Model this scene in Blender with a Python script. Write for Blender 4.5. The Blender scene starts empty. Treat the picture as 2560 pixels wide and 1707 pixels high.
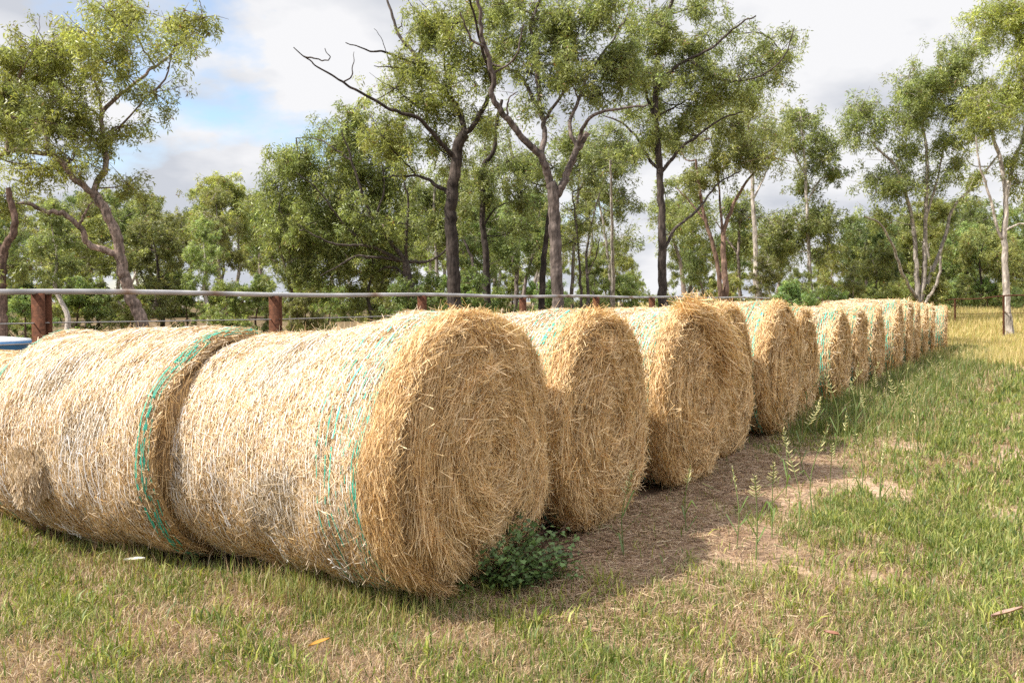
import bpy, math, random
import numpy as np
from mathutils import Vector
R_ = math.radians
SC = bpy.context.scene
COL = SC.collection
rng = np.random.default_rng(7)
random.seed(7)

# ------------------------------------------------------------------ camera
F, CX, CY, EYE = 2250.0, 1280.0, 853.5, 1.6
PITCH = math.atan(98.5 / F)
cam_d = bpy.data.cameras.new('camera')
cam_d.sensor_width = 36.0
cam_d.lens = F / 2560.0 * 36.0
cam_d.clip_end = 3000
cam_d.clip_start = 0.05
cam_d.dof.use_dof = True
cam_d.dof.focus_distance = 5.6
cam_d.dof.aperture_fstop = 11.0
cam = bpy.data.objects.new('camera', cam_d)
COL.objects.link(cam)
cam.location = (0, 0, EYE)
cam.rotation_euler = (math.pi / 2 - PITCH, 0, 0)
SC.camera = cam

# ------------------------------------------------------------------ sky + sun
SUN_EL, SUN_AZ = R_(48), math.atan2(-0.28, -0.958)      # direction towards the sun
sun_dir = Vector((math.cos(SUN_EL) * math.cos(SUN_AZ), math.cos(SUN_EL) * math.sin(SUN_AZ), math.sin(SUN_EL)))
W = bpy.data.worlds.new('World')
SC.world = W
W.use_nodes = True
nt = W.node_tree
N, LK = nt.nodes, nt.links
bg = N['Background']
sky = N.new('ShaderNodeTexSky')
sky.sky_type = 'NISHITA'
sky.sun_disc = False
sky.sun_elevation = SUN_EL
sky.sun_rotation = math.atan2(sun_dir.x, sun_dir.y)
sky.air_density = 1.0
sky.dust_density = 0.6
tc = N.new('ShaderNodeTexCoord')
sep = N.new('ShaderNodeSeparateXYZ')
LK.new(tc.outputs['Generated'], sep.inputs[0])
addz = N.new('ShaderNodeMath'); addz.operation = 'MAXIMUM'; addz.inputs[1].default_value = 0.0
LK.new(sep.outputs['Z'], addz.inputs[0])
addz2 = N.new('ShaderNodeMath'); addz2.operation = 'ADD'; addz2.inputs[1].default_value = 0.30
LK.new(addz.outputs[0], addz2.inputs[0])
dv = N.new('ShaderNodeVectorMath'); dv.operation = 'DIVIDE'
comb = N.new('ShaderNodeCombineXYZ')
for i in range(3):
    LK.new(addz2.outputs[0], comb.inputs[i])
LK.new(tc.outputs['Generated'], dv.inputs[0]); LK.new(comb.outputs[0], dv.inputs[1])
off = N.new('ShaderNodeVectorMath'); off.operation = 'ADD'; off.inputs[1].default_value = (9.28, 6.1, 0)
LK.new(dv.outputs[0], off.inputs[0])
n1 = N.new('ShaderNodeTexNoise'); n1.inputs['Scale'].default_value = 1.15; n1.inputs['Detail'].default_value = 7; n1.inputs['Roughness'].default_value = 0.55
n1.inputs['Distortion'].default_value = 0.25
LK.new(off.outputs[0], n1.inputs['Vector'])
rp = N.new('ShaderNodeValToRGB')
rp.color_ramp.elements[0].position = 0.335; rp.color_ramp.elements[1].position = 0.425
LK.new(n1.outputs['Fac'], rp.inputs['Fac'])
n2 = N.new('ShaderNodeTexNoise'); n2.inputs['Scale'].default_value = 2.3; n2.inputs['Detail'].default_value = 6
LK.new(off.outputs[0], n2.inputs['Vector'])
rc = N.new('ShaderNodeValToRGB')
rc.color_ramp.elements[0].position = 0.40; rc.color_ramp.elements[0].color = (3.5, 3.65, 4.0, 1)
rc.color_ramp.elements[1].position = 0.56; rc.color_ramp.elements[1].color = (5.2, 5.2, 5.3, 1)
LK.new(n2.outputs['Fac'], rc.inputs['Fac'])
mx = N.new('ShaderNodeMix'); mx.data_type = 'RGBA'
LK.new(rp.outputs['Color'], mx.inputs['Factor'])
LK.new(sky.outputs[0], mx.inputs[6])
zen = N.new('ShaderNodeMath'); zen.operation = 'MULTIPLY_ADD'; zen.inputs[1].default_value = 2.4; zen.inputs[2].default_value = 0.80
zs = N.new('ShaderNodeMath'); zs.operation = 'SUBTRACT'; zs.inputs[1].default_value = 0.32; zs.use_clamp = True
LK.new(addz.outputs[0], zs.inputs[0])
LK.new(zs.outputs[0], zen.inputs[0])
zc = N.new('ShaderNodeVectorMath'); zc.operation = 'SCALE'
LK.new(rc.outputs['Color'], zc.inputs[0]); LK.new(zen.outputs[0], zc.inputs['Scale'])
LK.new(zc.outputs[0], mx.inputs[7])
LK.new(mx.outputs[2], bg.inputs['Color'])
bg.inputs['Strength'].default_value = 0.10

sl = bpy.data.lights.new('sun', 'SUN')
sl.energy = 4.0
sl.angle = R_(0.6)
sl.color = (1.0, 0.93, 0.82)
so = bpy.data.objects.new('sun', sl)
COL.objects.link(so)
so.rotation_euler = sun_dir.to_track_quat('Z', 'Y').to_euler()

SC.view_settings.view_transform = 'Standard'
SC.view_settings.look = 'None'
SC.view_settings.exposure = 1.18
SC.view_settings.gamma = 1.0
SC.cycles.use_denoising = False
SC.cycles.max_bounces = 8
SC.cycles.transparent_max_bounces = 6
SC.cycles.sample_clamp_indirect = 4.0

# ------------------------------------------------------------------ helpers
cp, sp = math.cos(PITCH), math.sin(PITCH)
def at(px, py, Y):
    """world point at depth Y (metres forward) on the line of sight of source pixel px, py"""
    u = (CY - py) / F
    vy, vz = cp + u * sp, -sp + u * cp
    k = Y / vy
    return np.array([(px - CX) / F * k, Y, EYE + vz * k])
AX = np.array([0.853, -0.522])     # towards the exposed end faces
AR = np.array([0.522, 0.853])      # along the line of rows
P1 = np.array([-0.28, 4.95])

def sstep(a, b, x):
    t = np.clip((np.asarray(x, float) - a) / (b - a), 0, 1)
    return t * t * (3 - 2 * t)
def gz(x, y):
    x = np.asarray(x, float); y = np.asarray(y, float)
    z = 0.10 * sstep(8, 17, y) + 0.75 * sstep(27, 47, y) + 0.45 * sstep(48, 90, y)
    o = (x - P1[0]) * AX[0] + (y - P1[1]) * AX[1]
    z = z + 0.28 * sstep(-5.2, -9.5, o) * sstep(40, 20, y)
    z = z + 0.018 * np.sin(x * 2.1 + y * 1.3) * np.sin(y * 2.7 - x * 0.8 + 1) + 0.01 * np.sin(x * 5.3 + 2) * np.sin(y * 4.7)
    return z

def norm(v):
    return v / np.maximum(np.linalg.norm(v, axis=-1, keepdims=True), 1e-9)

class MB:
    """collects numpy geometry, links it as ONE mesh object"""
    def __init__(s):
        s.v, s.c, s.f, s.n = [], [], [], 0
    def add(s, V, faces, C=None):
        V = np.asarray(V, float).reshape(-1, 3)
        for fa in (faces if isinstance(faces, list) else [faces]):
            s.f.append(np.asarray(fa, np.int64) + s.n)
        if C is None:
            C = np.ones((len(V), 3))
        C = np.asarray(C, float)
        if C.ndim == 1:
            C = np.tile(C, (len(V), 1))
        s.v.append(V); s.c.append(C); s.n += len(V)
        return s
    def mesh(s, name, mat, smooth=False):
        V = np.concatenate(s.v) if s.v else np.zeros((0, 3))
        C = np.concatenate(s.c) if s.c else np.zeros((0, 3))
        me = bpy.data.meshes.new(name)
        nl = sum(f.size for f in s.f); npoly = sum(len(f) for f in s.f)
        me.vertices.add(len(V)); me.loops.add(nl); me.polygons.add(npoly)
        me.vertices.foreach_set('co', V.astype(np.float32).ravel())
        me.loops.foreach_set('vertex_index', np.concatenate([f.ravel() for f in s.f]).astype(np.int32))
        st, k = [], 0
        for f in s.f:
            st.append(k + np.arange(len(f)) * f.shape[1]); k += f.size
        me.polygons.foreach_set('loop_start', np.concatenate(st).astype(np.int32))
        if smooth:
            me.polygons.foreach_set('use_smooth', np.ones(npoly, bool))
        me.update(calc_edges=True)
        a = me.attributes.new('Col', 'FLOAT_COLOR', 'POINT')
        a.data.foreach_set('color', np.concatenate([C, np.ones((len(C), 1))], 1).astype(np.float32).ravel())
        if mat:
            me.materials.append(mat)
        return me
    def build(s, name, mat, parent=None, smooth=False, loc=None):
        o = bpy.data.objects.new(name, s.mesh(name, mat, smooth))
        COL.objects.link(o)
        if parent:
            o.parent = parent
        if loc is not None:
            o.location = loc
        return o

def tag(o, label=None, cat=None, group=None, kind=None):
    if label: o['label'] = label
    if cat: o['category'] = cat
    if group: o['group'] = group
    if kind: o['kind'] = kind
    return o
def empty(name, loc, rz=0.0, scale=(1, 1, 1)):
    o = bpy.data.objects.new(name, None)
    COL.objects.link(o)
    o.location = loc; o.rotation_euler = (0, 0, rz); o.scale = scale
    o.empty_display_size = 0.2
    return o
def dup(root, loc, rz, scale=(1, 1, 1)):
    r = root.copy(); COL.objects.link(r)
    r.location = loc; r.rotation_euler = (0, 0, rz); r.scale = scale
    for ch in list(root.children):
        c = ch.copy(); COL.objects.link(c); c.parent = r
        for g in list(ch.children):
            d = g.copy(); COL.objects.link(d); d.parent = c
    return r

def tube(mb, P, Rd, sides=6, col=None, cap=True):
    P = np.asarray(P, float); n = len(P)
    Rd = np.broadcast_to(np.asarray(Rd, float), (n,))
    T = np.gradient(P, axis=0); T = norm(T)
    up = np.array([0.31, 0.17, 0.93])
    if abs(T.mean(0) @ up) > 0.9 * np.linalg.norm(T.mean(0)):
        up = np.array([0.9, 0.3, 0.1])
    A = norm(np.cross(T, up)); B = np.cross(T, A)
    th = np.linspace(0, 2 * np.pi, sides, endpoint=False)
    V = P[:, None] + Rd[:, None, None] * (np.cos(th)[None, :, None] * A[:, None] + np.sin(th)[None, :, None] * B[:, None])
    i = np.arange(n - 1)[:, None] * sides; j = np.arange(sides)[None]; j2 = (j + 1) % sides
    q = np.stack([i + j, i + j2, i + sides + j2, i + sides + j], -1).reshape(-1, 4)
    mb.add(V.reshape(-1, 3), q, col)
    if cap and sides in (3, 4):
        pass

def ribbons(mb, c, d, side, L, Wd, col, bend=None):
    """n flat straws: centre c, unit direction d, side vector"""
    h = d * (L / 2)[:, None]; s = side * (Wd / 2)[:, None]
    V = np.stack([c - h - s, c - h + s, c + h + s, c + h - s], 1)
    n = len(c)
    mb.add(V.reshape(-1, 3), np.arange(4 * n).reshape(n, 4), np.repeat(col, 4, 0))

# ------------------------------------------------------------------ materials
def new_mat(name):
    m = bpy.data.materials.new(name); m.use_nodes = True
    return m, m.node_tree.nodes, m.node_tree.links, m.node_tree.nodes['Principled BSDF']
def attr_mat(name, rough=0.75, spec=0.25, transl=0.0, noise=None, rnd=0.0, tint=(1, 1, 1)):
    """colour comes from the mesh's own colour attribute, broken up by noise"""
    m, n, l, b = new_mat(name)
    at_ = n.new('ShaderNodeAttribute'); at_.attribute_name = 'Col'
    src = at_.outputs['Color']
    if noise:
        t = n.new('ShaderNodeTexCoord'); tx = n.new('ShaderNodeTexNoise')
        mp = n.new('ShaderNodeMapping'); mp.inputs['Scale'].default_value = noise[0]
        tx.inputs['Scale'].default_value = 1.0; tx.inputs['Detail'].default_value = 5; tx.inputs['Roughness'].default_value = 0.65
        l.new(t.outputs['Object'], mp.inputs[0]); l.new(mp.outputs[0], tx.inputs['Vector'])
        r = n.new('ShaderNodeValToRGB')
        r.color_ramp.elements[0].position = 0.32; r.color_ramp.elements[0].color = (noise[1],) * 3 + (1,)
        r.color_ramp.elements[1].position = 0.68; r.color_ramp.elements[1].color = (noise[2],) * 3 + (1,)
        l.new(tx.outputs['Fac'], r.inputs['Fac'])
        mu = n.new('ShaderNodeMix'); mu.data_type = 'RGBA'; mu.blend_type = 'MULTIPLY'; mu.inputs['Factor'].default_value = 1
        l.new(src, mu.inputs[6]); l.new(r.outputs['Color'], mu.inputs[7]); src = mu.outputs[2]
        bp = n.new('ShaderNodeBump'); bp.inputs['Strength'].default_value = noise[3]; bp.inputs['Distance'].default_value = 0.02
        l.new(tx.outputs['Fac'], bp.inputs['Height']); l.new(bp.outputs['Normal'], b.inputs['Normal'])
    if rnd:
        oi = n.new('ShaderNodeObjectInfo'); hs = n.new('ShaderNodeHueSaturation')
        mr = n.new('ShaderNodeMapRange'); mr.inputs[3].default_value = 0.5 - 0.03 * rnd; mr.inputs[4].default_value = 0.5 + 0.025 * rnd
        l.new(oi.outputs['Random'], mr.inputs[0]); l.new(mr.outputs[0], hs.inputs['Hue'])
        mr2 = n.new('ShaderNodeMapRange'); mr2.inputs[3].default_value = 1 - 0.3 * rnd; mr2.inputs[4].default_value = 1 + 0.3 * rnd
        mm = n.new('ShaderNodeMath'); mm.operation = 'FRACT'; m7 = n.new('ShaderNodeMath'); m7.operation = 'MULTIPLY'; m7.inputs[1].default_value = 7.3
        l.new(oi.outputs['Random'], m7.inputs[0]); l.new(m7.outputs[0], mm.inputs[0]); l.new(mm.outputs[0], mr2.inputs[0])
        l.new(mr2.outputs[0], hs.inputs['Value']); l.new(src, hs.inputs['Color']); src = hs.outputs['Color']
    l.new(src, b.inputs['Base Color'])
    b.inputs['Roughness'].default_value = rough
    b.inputs['Specular IOR Level'].default_value = spec
    if transl:
        tr = n.new('ShaderNodeBsdfTranslucent'); ms = n.new('ShaderNodeMixShader'); ms.inputs[0].default_value = transl
        g = n.new('ShaderNodeMix'); g.data_type = 'RGBA'; g.blend_type = 'MULTIPLY'; g.inputs['Factor'].default_value = 1
        g.inputs[7].default_value = (1.25, 1.3, 0.75, 1)
        l.new(src, g.inputs[6]); l.new(g.outputs[2], tr.inputs['Color'])
        out = n['Material Output']
        l.new(b.outputs[0], ms.inputs[1]); l.new(tr.outputs[0], ms.inputs[2]); l.new(ms.outputs[0], out.inputs['Surface'])
    return m
M = {}
M['straw'] = attr_mat('straw', 0.55, 0.35, 0.12)
M['net'] = attr_mat('net', 0.5, 0.4)
M['leaf'] = attr_mat('leaf', 0.42, 0.45, 0.42, rnd=0.0)
M['leaf_far'] = attr_mat('leaf_far', 0.45, 0.4, 0.42, rnd=1.0)
M['bark'] = attr_mat('bark', 0.9, 0.15, 0, noise=((20, 20, 3.0), 0.35, 1.55, 1.0))
M['blade'] = attr_mat('blade', 0.5, 0.35, 0.35)
M['weed'] = attr_mat('weed_leaf', 0.5, 0.35, 0.25)
M['rust'] = attr_mat('rust', 0.9, 0.2, 0, noise=((22, 22, 22), 0.45, 1.5, 0.5))
M['pipe'] = attr_mat('galvanised_pipe', 0.5, 0.4, 0, noise=((3, 3, 14), 0.75, 1.15, 0.1))
M['paint'] = attr_mat('trough_paint', 0.4, 0.5, 0, noise=((5, 5, 5), 0.85, 1.1, 0.05))

# ------------------------------------------------------------------ ground
def zones(x, y):
    """bare (0..1), green (0..1), sand (0..1) of the ground at x, y"""
    s = (x - P1[0]) * AR[0] + (y - P1[1]) * AR[1]
    o = (x - P1[0]) * AX[0] + (y - P1[1]) * AX[1]
    w = 0.10 * np.sin(x * 17.3 + y * 3.1) * np.sin(y * 15.7) + 0.08 * np.sin(x * 31 - y * 7) + 0.22 * np.sin(s * 2.3 + 1.1) + 0.16 * np.sin(s * 5.1 + o * 2) + 0.12 * np.sin(x * 7.1 - y * 3.3)
    bare = sstep(0.25, 0.75, s + 0.4 * w) * sstep(6.6, 5.4, s + 2 * w) * sstep(1.30, 0.85, o + w) * sstep(-1.2, -0.6, o)
    sand = sstep(0.75, 1.0, o + w) * sstep(1.55, 1.15, o + 1.5 * w) * sstep(0.8, 1.6, s) * sstep(9, 6, s) * (0.45 + 0.55 * (np.sin(s * 1.9 + 0.4) > -0.1))
    sand = np.maximum(sand, 0.8 * sstep(0.34, 0.12, np.abs(o - 2.55 - 0.7 * w)) * sstep(1.5, 3, s) * sstep(14, 8, s) * sstep(-0.3, 0.2, np.sin(s * 2.1 + 0.8)))
    gn = 0.5 + 0.28 * np.sin(x * 1.7 + 0.6) * np.sin(y * 2.2 + x) + 0.22 * np.sin(x * 4.3 - y * 3.1) + 0.15 * np.sin(x * 9.1 + y * 7.7)
    lush = sstep(1.2, 2.2, o) * sstep(1.0, 2.2, s) * sstep(22, 9, s)
    gn = gn + 0.16 * np.sin(x * 15.3 + 2 * y) * np.sin(y * 13.1 - x * 3)
    green = np.clip(gn * 0.85 + 0.16 * lush, 0, 1)
    return bare, green, sand, s, o

def grid_sheet(xs, ys):
    X, Y = np.meshgrid(xs, ys)
    V = np.stack([X, Y, gz(X, Y)], -1).reshape(-1, 3)
    nx, ny = len(xs), len(ys)
    i = np.arange(ny - 1)[:, None] * nx + np.arange(nx - 1)[None]
    return V, np.stack([i, i + 1, i + nx + 1, i + nx], -1).reshape(-1, 4)
xs = np.concatenate([np.linspace(-900, -70, 14), np.linspace(-60, -14, 24), np.arange(-12, 16, 0.16), np.linspace(17, 60, 24), np.linspace(70, 900, 14)])
ys = np.concatenate([np.linspace(-200, -5, 10), np.arange(-3, 2, 0.5), np.arange(2, 16, 0.14), np.arange(16, 60, 0.8), np.linspace(64, 140, 12), np.linspace(180, 1600, 10)])
V, Q = grid_sheet(xs, ys)
b, g, s_, ss, oo = zones(V[:, 0], V[:, 1])
base = np.array([0.150, 0.102, 0.066])
GC = np.tile(base, (len(V), 1))
GC = GC * (1 - 0.45 * g[:, None]) + np.array([0.085, 0.098, 0.030]) * 0.45 * g[:, None]
GC = GC * (1 - b[:, None]) + np.array([0.185, 0.122, 0.082]) * b[:, None]
GC = GC * (1 - s_[:, None]) + np.array([0.40, 0.285, 0.20]) * s_[:, None]
dry = (sstep(18, 24, V[:, 1]) * sstep(5, 8, V[:, 0]))[:, None]
GC = GC * (1 - dry) + np.array([0.34, 0.27, 0.11]) * dry
gm = attr_mat('ground', 0.95, 0.1, 0, noise=((14, 14, 14), 0.62, 1.35, 0.8))
ground = MB().add(V, Q, GC).build('ground', gm, smooth=True)
tag(ground, kind='structure')

# ------------------------------------------------------------------ hay bales
BLEACH = np.array([[0.72, 0.585, 0.42], [0.78, 0.67, 0.52], [0.64, 0.48, 0.29], [0.52, 0.36, 0.19], [0.70, 0.57, 0.43], [0.30, 0.185, 0.095]])
GOLD = np.array([[0.74, 0.525, 0.275], [0.68, 0.455, 0.21], [0.80, 0.61, 0.36], [0.52, 0.32, 0.13], [0.72, 0.53, 0.32], [0.30, 0.175, 0.075]])
def pal(n, P, w, r, jit=0.12):
    k = r.choice(len(P), n, p=np.array(w) / sum(w))
    return P[k] * (1 + jit * r.standard_normal((n, 1))).clip(0.6, 1.4)

class Bale:
    def __init__(s, L, R0, R1, wh=1.0, seed=1, shag=1.0, dome=0.06, band=(0.06, 0.42), nband=8, wh1=None, rim=0.5):
        s.wh1 = wh if wh1 is None else wh1; s.rim = rim
        s.L, s.R0, s.R1, s.wh, s.r = L, R0, R1, wh, np.random.default_rng(seed)
        s.ph = s.r.uniform(0, 6.28, 12); s.shag, s.dome, s.band, s.nband = shag, dome, band, nband
    def rad(s, x, th):
        xi = (x + s.L / 2) / s.L
        R = s.R0 + (s.R1 - s.R0) * sstep(0.15, 0.95, xi)
        e0, e1 = x + s.L / 2, s.L / 2 - x
        R = R - 0.045 * np.exp(-np.maximum(e0, 0) / 0.05) - 0.06 * np.exp(-np.maximum(e1, 0) / 0.045)
        p = s.ph
        R = R + 0.010 * np.sin(3 * th + 4 * x + p[0]) + 0.008 * np.sin(5 * th - 7 * x + p[1]) + 0.006 * np.sin(9 * th + 11 * x + p[2]) + 0.005 * np.sin(21 * x + 2 * th + p[3])
        return R
    def S(s, x, th, lift=0.0):
        R = s.rad(x, th) + lift
        zc = s.R0 + (s.R1 - s.R0) * sstep(0.15, 0.95, (x + s.L / 2) / s.L) - 0.025
        z = zc + R * np.sin(th)
        z = np.where(z < 0.05, 0.05 - 0.35 * (0.05 - z), z)
        wh = s.wh + (s.wh1 - s.wh) * sstep(0.15, 0.95, (x + s.L / 2) / s.L)
        return np.stack([x + 0 * th, R * wh * np.cos(th) * (1 + 0.03 * (np.sin(th) < 0) * np.abs(np.sin(th))), z], -1)
    def face(s, q, th, lift=0.0):
        """point on the exposed end, q = 0 centre .. 1 rim"""
        x = np.full_like(th, s.L / 2)
        E = s.S(x, th)
        C = np.stack([x, 0 * th, 0 * th + s.R1 - 0.03], -1)
        P = C + (E - C) * q[..., None]
        p = s.ph
        d = s.dome * (1 - q ** 2) - 0.05 * np.exp(-(q / 0.22) ** 2)
        d = d + 0.018 * np.sin(q * 26 + 1.0 * th + p[4]) * q + 0.02 * np.sin(3 * th + p[5] + 5 * q) * q + 0.014 * np.sin(7 * th - 9 * q + p[6]) * q
        d = d - 0.03 * np.clip(q - 0.88, 0, 1) / 0.12
        P[..., 0] += d + lift
        return P
    def barrel_mesh(s, n, wid=0.0036, leng=0.075, lo=-0.5 * math.pi, hi=1.5 * math.pi, nx=40, nth=110):
        r = s.r; mb = MB()
        X, T = np.meshgrid(np.linspace(-s.L / 2, s.L / 2, nx), np.linspace(0, 2 * np.pi, nth, endpoint=False), indexing='ij')
        V = s.S(X, T, -0.006)
        i = np.arange(nx - 1)[:, None] * nth; j = np.arange(nth)[None]; j2 = (j + 1) % nth
        q = np.stack([i + j, i + j2, i + nth + j2, i + nth + j], -1).reshape(-1, 4)
        mb.add(V.reshape(-1, 3), q, np.array([0.36, 0.245, 0.12]))
        ring = V[0]
        mb.add(np.concatenate([ring, ring.mean(0, keepdims=True)]), np.stack([np.arange(nth), np.full(nth, nth), (np.arange(nth) + 1) % nth], -1), np.array([0.36, 0.245, 0.12]))
        x = r.uniform(-s.L / 2, s.L / 2 - 0.005, n); th = r.uniform(lo, hi, n)
        lift = r.uniform(-0.006, 0.007, n)
        c = s.S(x, th, lift)
        nr = np.stack([0 * th, np.cos(th), np.sin(th)], -1)
        tt = np.stack([0 * th, -np.sin(th), np.cos(th)], -1)
        phi = r.normal(0, 0.5, n); w = r.random(n) < 0.25; phi[w] = r.uniform(-1.5, 1.5, w.sum())
        d = tt * np.cos(phi)[:, None] + np.array([1.0, 0, 0]) * np.sin(phi)[:, None] + nr * r.normal(0, 0.08, n)[:, None]
        d = norm(d)
        side = norm(np.cross(d, nr + 0.55 * r.standard_normal((n, 3))))
        L = leng * np.exp(r.normal(-0.1, 0.55, n)).clip(0.3, 2.6); Wd = wid * r.uniform(0.6, 1.5, n)
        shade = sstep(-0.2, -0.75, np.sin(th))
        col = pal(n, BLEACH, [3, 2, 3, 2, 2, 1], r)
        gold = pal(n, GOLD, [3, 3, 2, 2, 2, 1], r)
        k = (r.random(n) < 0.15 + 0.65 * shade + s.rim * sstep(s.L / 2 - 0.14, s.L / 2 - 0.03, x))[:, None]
        # grey weathered blotches and browner patches of the hay itself
        p = s.ph
        wz = np.sin(2.3 * x + 2 * th + p[9]) * np.sin(4.1 * x - 3 * th + p[10]) + 0.6 * np.sin(7 * x + 5 * th + p[11])
        pat = (1 - 0.24 * sstep(0.35, 0.9, wz))[:, None] * np.where(wz[:, None] > 0.6, np.array([[0.97, 1.0, 1.06]]), np.array([[1.0, 1.0, 1.0]]))
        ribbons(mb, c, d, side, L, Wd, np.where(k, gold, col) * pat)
        # loose stalks standing off the roll
        m = int(n * 0.012 * s.shag)
        x = r.uniform(-s.L / 2, s.L / 2, m); th = r.uniform(lo, hi, m)
        nr = np.stack([0 * th, np.cos(th), np.sin(th)], -1)
        d = norm(r.standard_normal((m, 3)) + nr * 0.5)
        ribbons(mb, s.S(x, th, 0.012), d, norm(np.cross(d, r.standard_normal((m, 3)))), r.uniform(0.05, 0.15, m), wid * r.uniform(0.5, 1, m), pal(m, BLEACH, [3, 2, 3, 2, 2, 1], r))
        return mb
    def face_mesh(s, n, wid=0.0036, leng=0.12, nq=26, nth=110):
        r = s.r; mb = MB()
        Qq, T = np.meshgrid(np.linspace(0.0, 1.0, nq), np.linspace(0, 2 * np.pi, nth, endpoint=False), indexing='ij')
        V = s.face(Qq, T, -0.012)
        i = np.arange(nq - 1)[:, None] * nth; j = np.arange(nth)[None]; j2 = (j + 1) % nth
        mb.add(V.reshape(-1, 3), np.stack([i + j, i + j2, i + nth + j2, i + nth + j], -1).reshape(-1, 4), np.array([0.27, 0.17, 0.08]))
        q = np.sqrt(r.random(n)) * 1.0; th = r.uniform(0, 2 * np.pi, n)
        lift = np.abs(r.normal(0.004, 0.012, n))
        c = s.face(q, th, lift)
        tt = np.stack([0 * th, -np.sin(th), np.cos(th)], -1); rr = np.stack([0 * th, np.cos(th), np.sin(th)], -1)
        bunch = 0.35 * np.sin(5 * th + 9 * q + s.ph[9]) * np.sin(11 * q - 2 * th + s.ph[10]) + 0.25 * np.sin(13 * th + 3 + 17 * q)
        phi = 0.12 + bunch + r.normal(0, 1, n) * (0.26 + 0.5 * np.exp(-(q / 0.3) ** 2)); w = r.random(n) < 0.15; phi[w] = r.uniform(-1.5, 1.5, w.sum())
        d = tt * np.cos(phi)[:, None] + rr * np.sin(phi)[:, None] + np.array([1.0, 0, 0]) * r.normal(0.02, 0.16, n)[:, None]
        d[:, 2] = d[:, 2] * (1 + 0.5 * (q > 0.5))
        d = norm(d)
        side = norm(np.cross(d, np.array([1.0, 0, 0]) + 0.6 * r.standard_normal((n, 3))))
        L = leng * np.exp(r.normal(-0.05, 0.5, n)).clip(0.3, 2.4) * (0.55 + 0.45 * q)
        Wd = wid * r.uniform(0.6, 1.45, n)
        # the roll's own layers: some wraps are browner hay than others
        lay = 0.5 + 0.5 * np.sin(q * 31 + th + s.ph[7]) * np.sin(3 * th + 8 * q + s.ph[8])
        col = pal(n, GOLD, [3, 3, 2, 2, 2, 1], r) * (0.82 + 0.30 * lay)[:, None]
        ribbons(mb, c, d, side, L, Wd, col)
        # shaggy rim, hay brushed out over the edge
        m = int(n * 0.25 * s.shag)
        th = r.uniform(0, 2 * np.pi, m); x = s.L / 2 - np.abs(r.normal(0, 0.07, m))
        c = s.S(x, th, r.uniform(0, 0.02, m))
        nr = np.stack([0 * th, np.cos(th), np.sin(th)], -1); tt = np.stack([0 * th, -np.sin(th), np.cos(th)], -1)
        sg = np.where(r.random(m) < 0.5, 1, -1)
        d = norm(tt * (sg * r.uniform(0.8, 1.5, m))[:, None] + nr * r.normal(0.03, 0.17, m)[:, None] + np.array([1.0, 0, 0]) * r.normal(0.14, 0.36, m)[:, None] + np.array([0, 0, -0.25]))
        side = norm(np.cross(d, nr + 0.7 * r.standard_normal((m, 3))))
        ribbons(mb, c, d, side, leng * np.exp(r.normal(0.12, 0.45, m)).clip(0.3, 2.2), wid * r.uniform(0.45, 1.1, m), pal(m, GOLD, [3, 3, 3, 2, 2, 1], r))
        # a few long stalks that stick out
        m = int(n * 0.018)
        q = np.sqrt(r.random(m)); th = r.uniform(0, 2 * np.pi, m)
        d = norm(r.standard_normal((m, 3)) + np.array([0.9, 0, -0.2]))
        ribbons(mb, s.face(q, th, 0.02), d, norm(np.cross(d, r.standard_normal((m, 3)))), r.uniform(0.08, 0.26, m), wid * r.uniform(0.7, 1.3, m), pal(m, GOLD, [3, 2, 5, 1, 3, 1], r) * 1.1)
        return mb
    def loop_ribbon(s, mb, x0, wdt, col, lift, keep, wave, nth=84, lo=0, hi=2 * math.pi):
        r = s.r
        th = np.linspace(lo, hi, nth)
        x = x0 + wave * np.cumsum(r.normal(0, 0.35, nth)) * 0.25 + wave * np.sin(th * 3 + r.uniform(0, 6))
        x = np.clip(x, -s.L / 2 + 0.004, s.L / 2 - 0.004)
        w = wdt * r.uniform(0.5, 1.5, nth)
        lf = lift + r.uniform(-0.003, 0.004, nth)
        A = s.S(x - w / 2, th, lf); B = s.S(x + w / 2, th, lf + r.uniform(-0.002, 0.002, nth))
        V = np.stack([A, B], 1).reshape(-1, 3)
        i = np.arange(nth - 1); i = i[r.random(nth - 1) < keep]
        if len(i):
            mb.add(V, np.stack([2 * i, 2 * i + 1, 2 * i + 3, 2 * i + 2], -1), col)
    def net_mesh(s, pitch=0.030, wdt=0.0030, keep=0.66):
        mb = MB(); r = s.r
        for x0 in np.arange(-s.L / 2 + 0.02, s.L / 2 - 0.10, pitch):
            s.loop_ribbon(mb, x0 + r.normal(0, 0.003), wdt, np.array([0.82, 0.79, 0.76]), 0.009, keep, 0.0015, nth=120)
        n = int(5200 * s.L)
        x = r.uniform(-s.L / 2 + 0.01, s.L / 2 - 0.10, n); th = r.uniform(0, 2 * np.pi, n)
        c = s.S(x, th, 0.0115)
        nr = np.stack([0 * th, np.cos(th), np.sin(th)], -1); tt = np.stack([0 * th, -np.sin(th), np.cos(th)], -1)
        d = norm(tt + np.array([1.0, 0, 0]) * (np.where(r.random(n) < 0.5, 1, -1) * r.uniform(0.4, 0.9, n))[:, None])
        ribbons(mb, c, d, norm(np.cross(d, nr)), r.uniform(0.02, 0.045, n), np.full(n, wdt * 0.35), np.tile([0.78, 0.76, 0.74], (n, 1)))
        return mb
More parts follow.
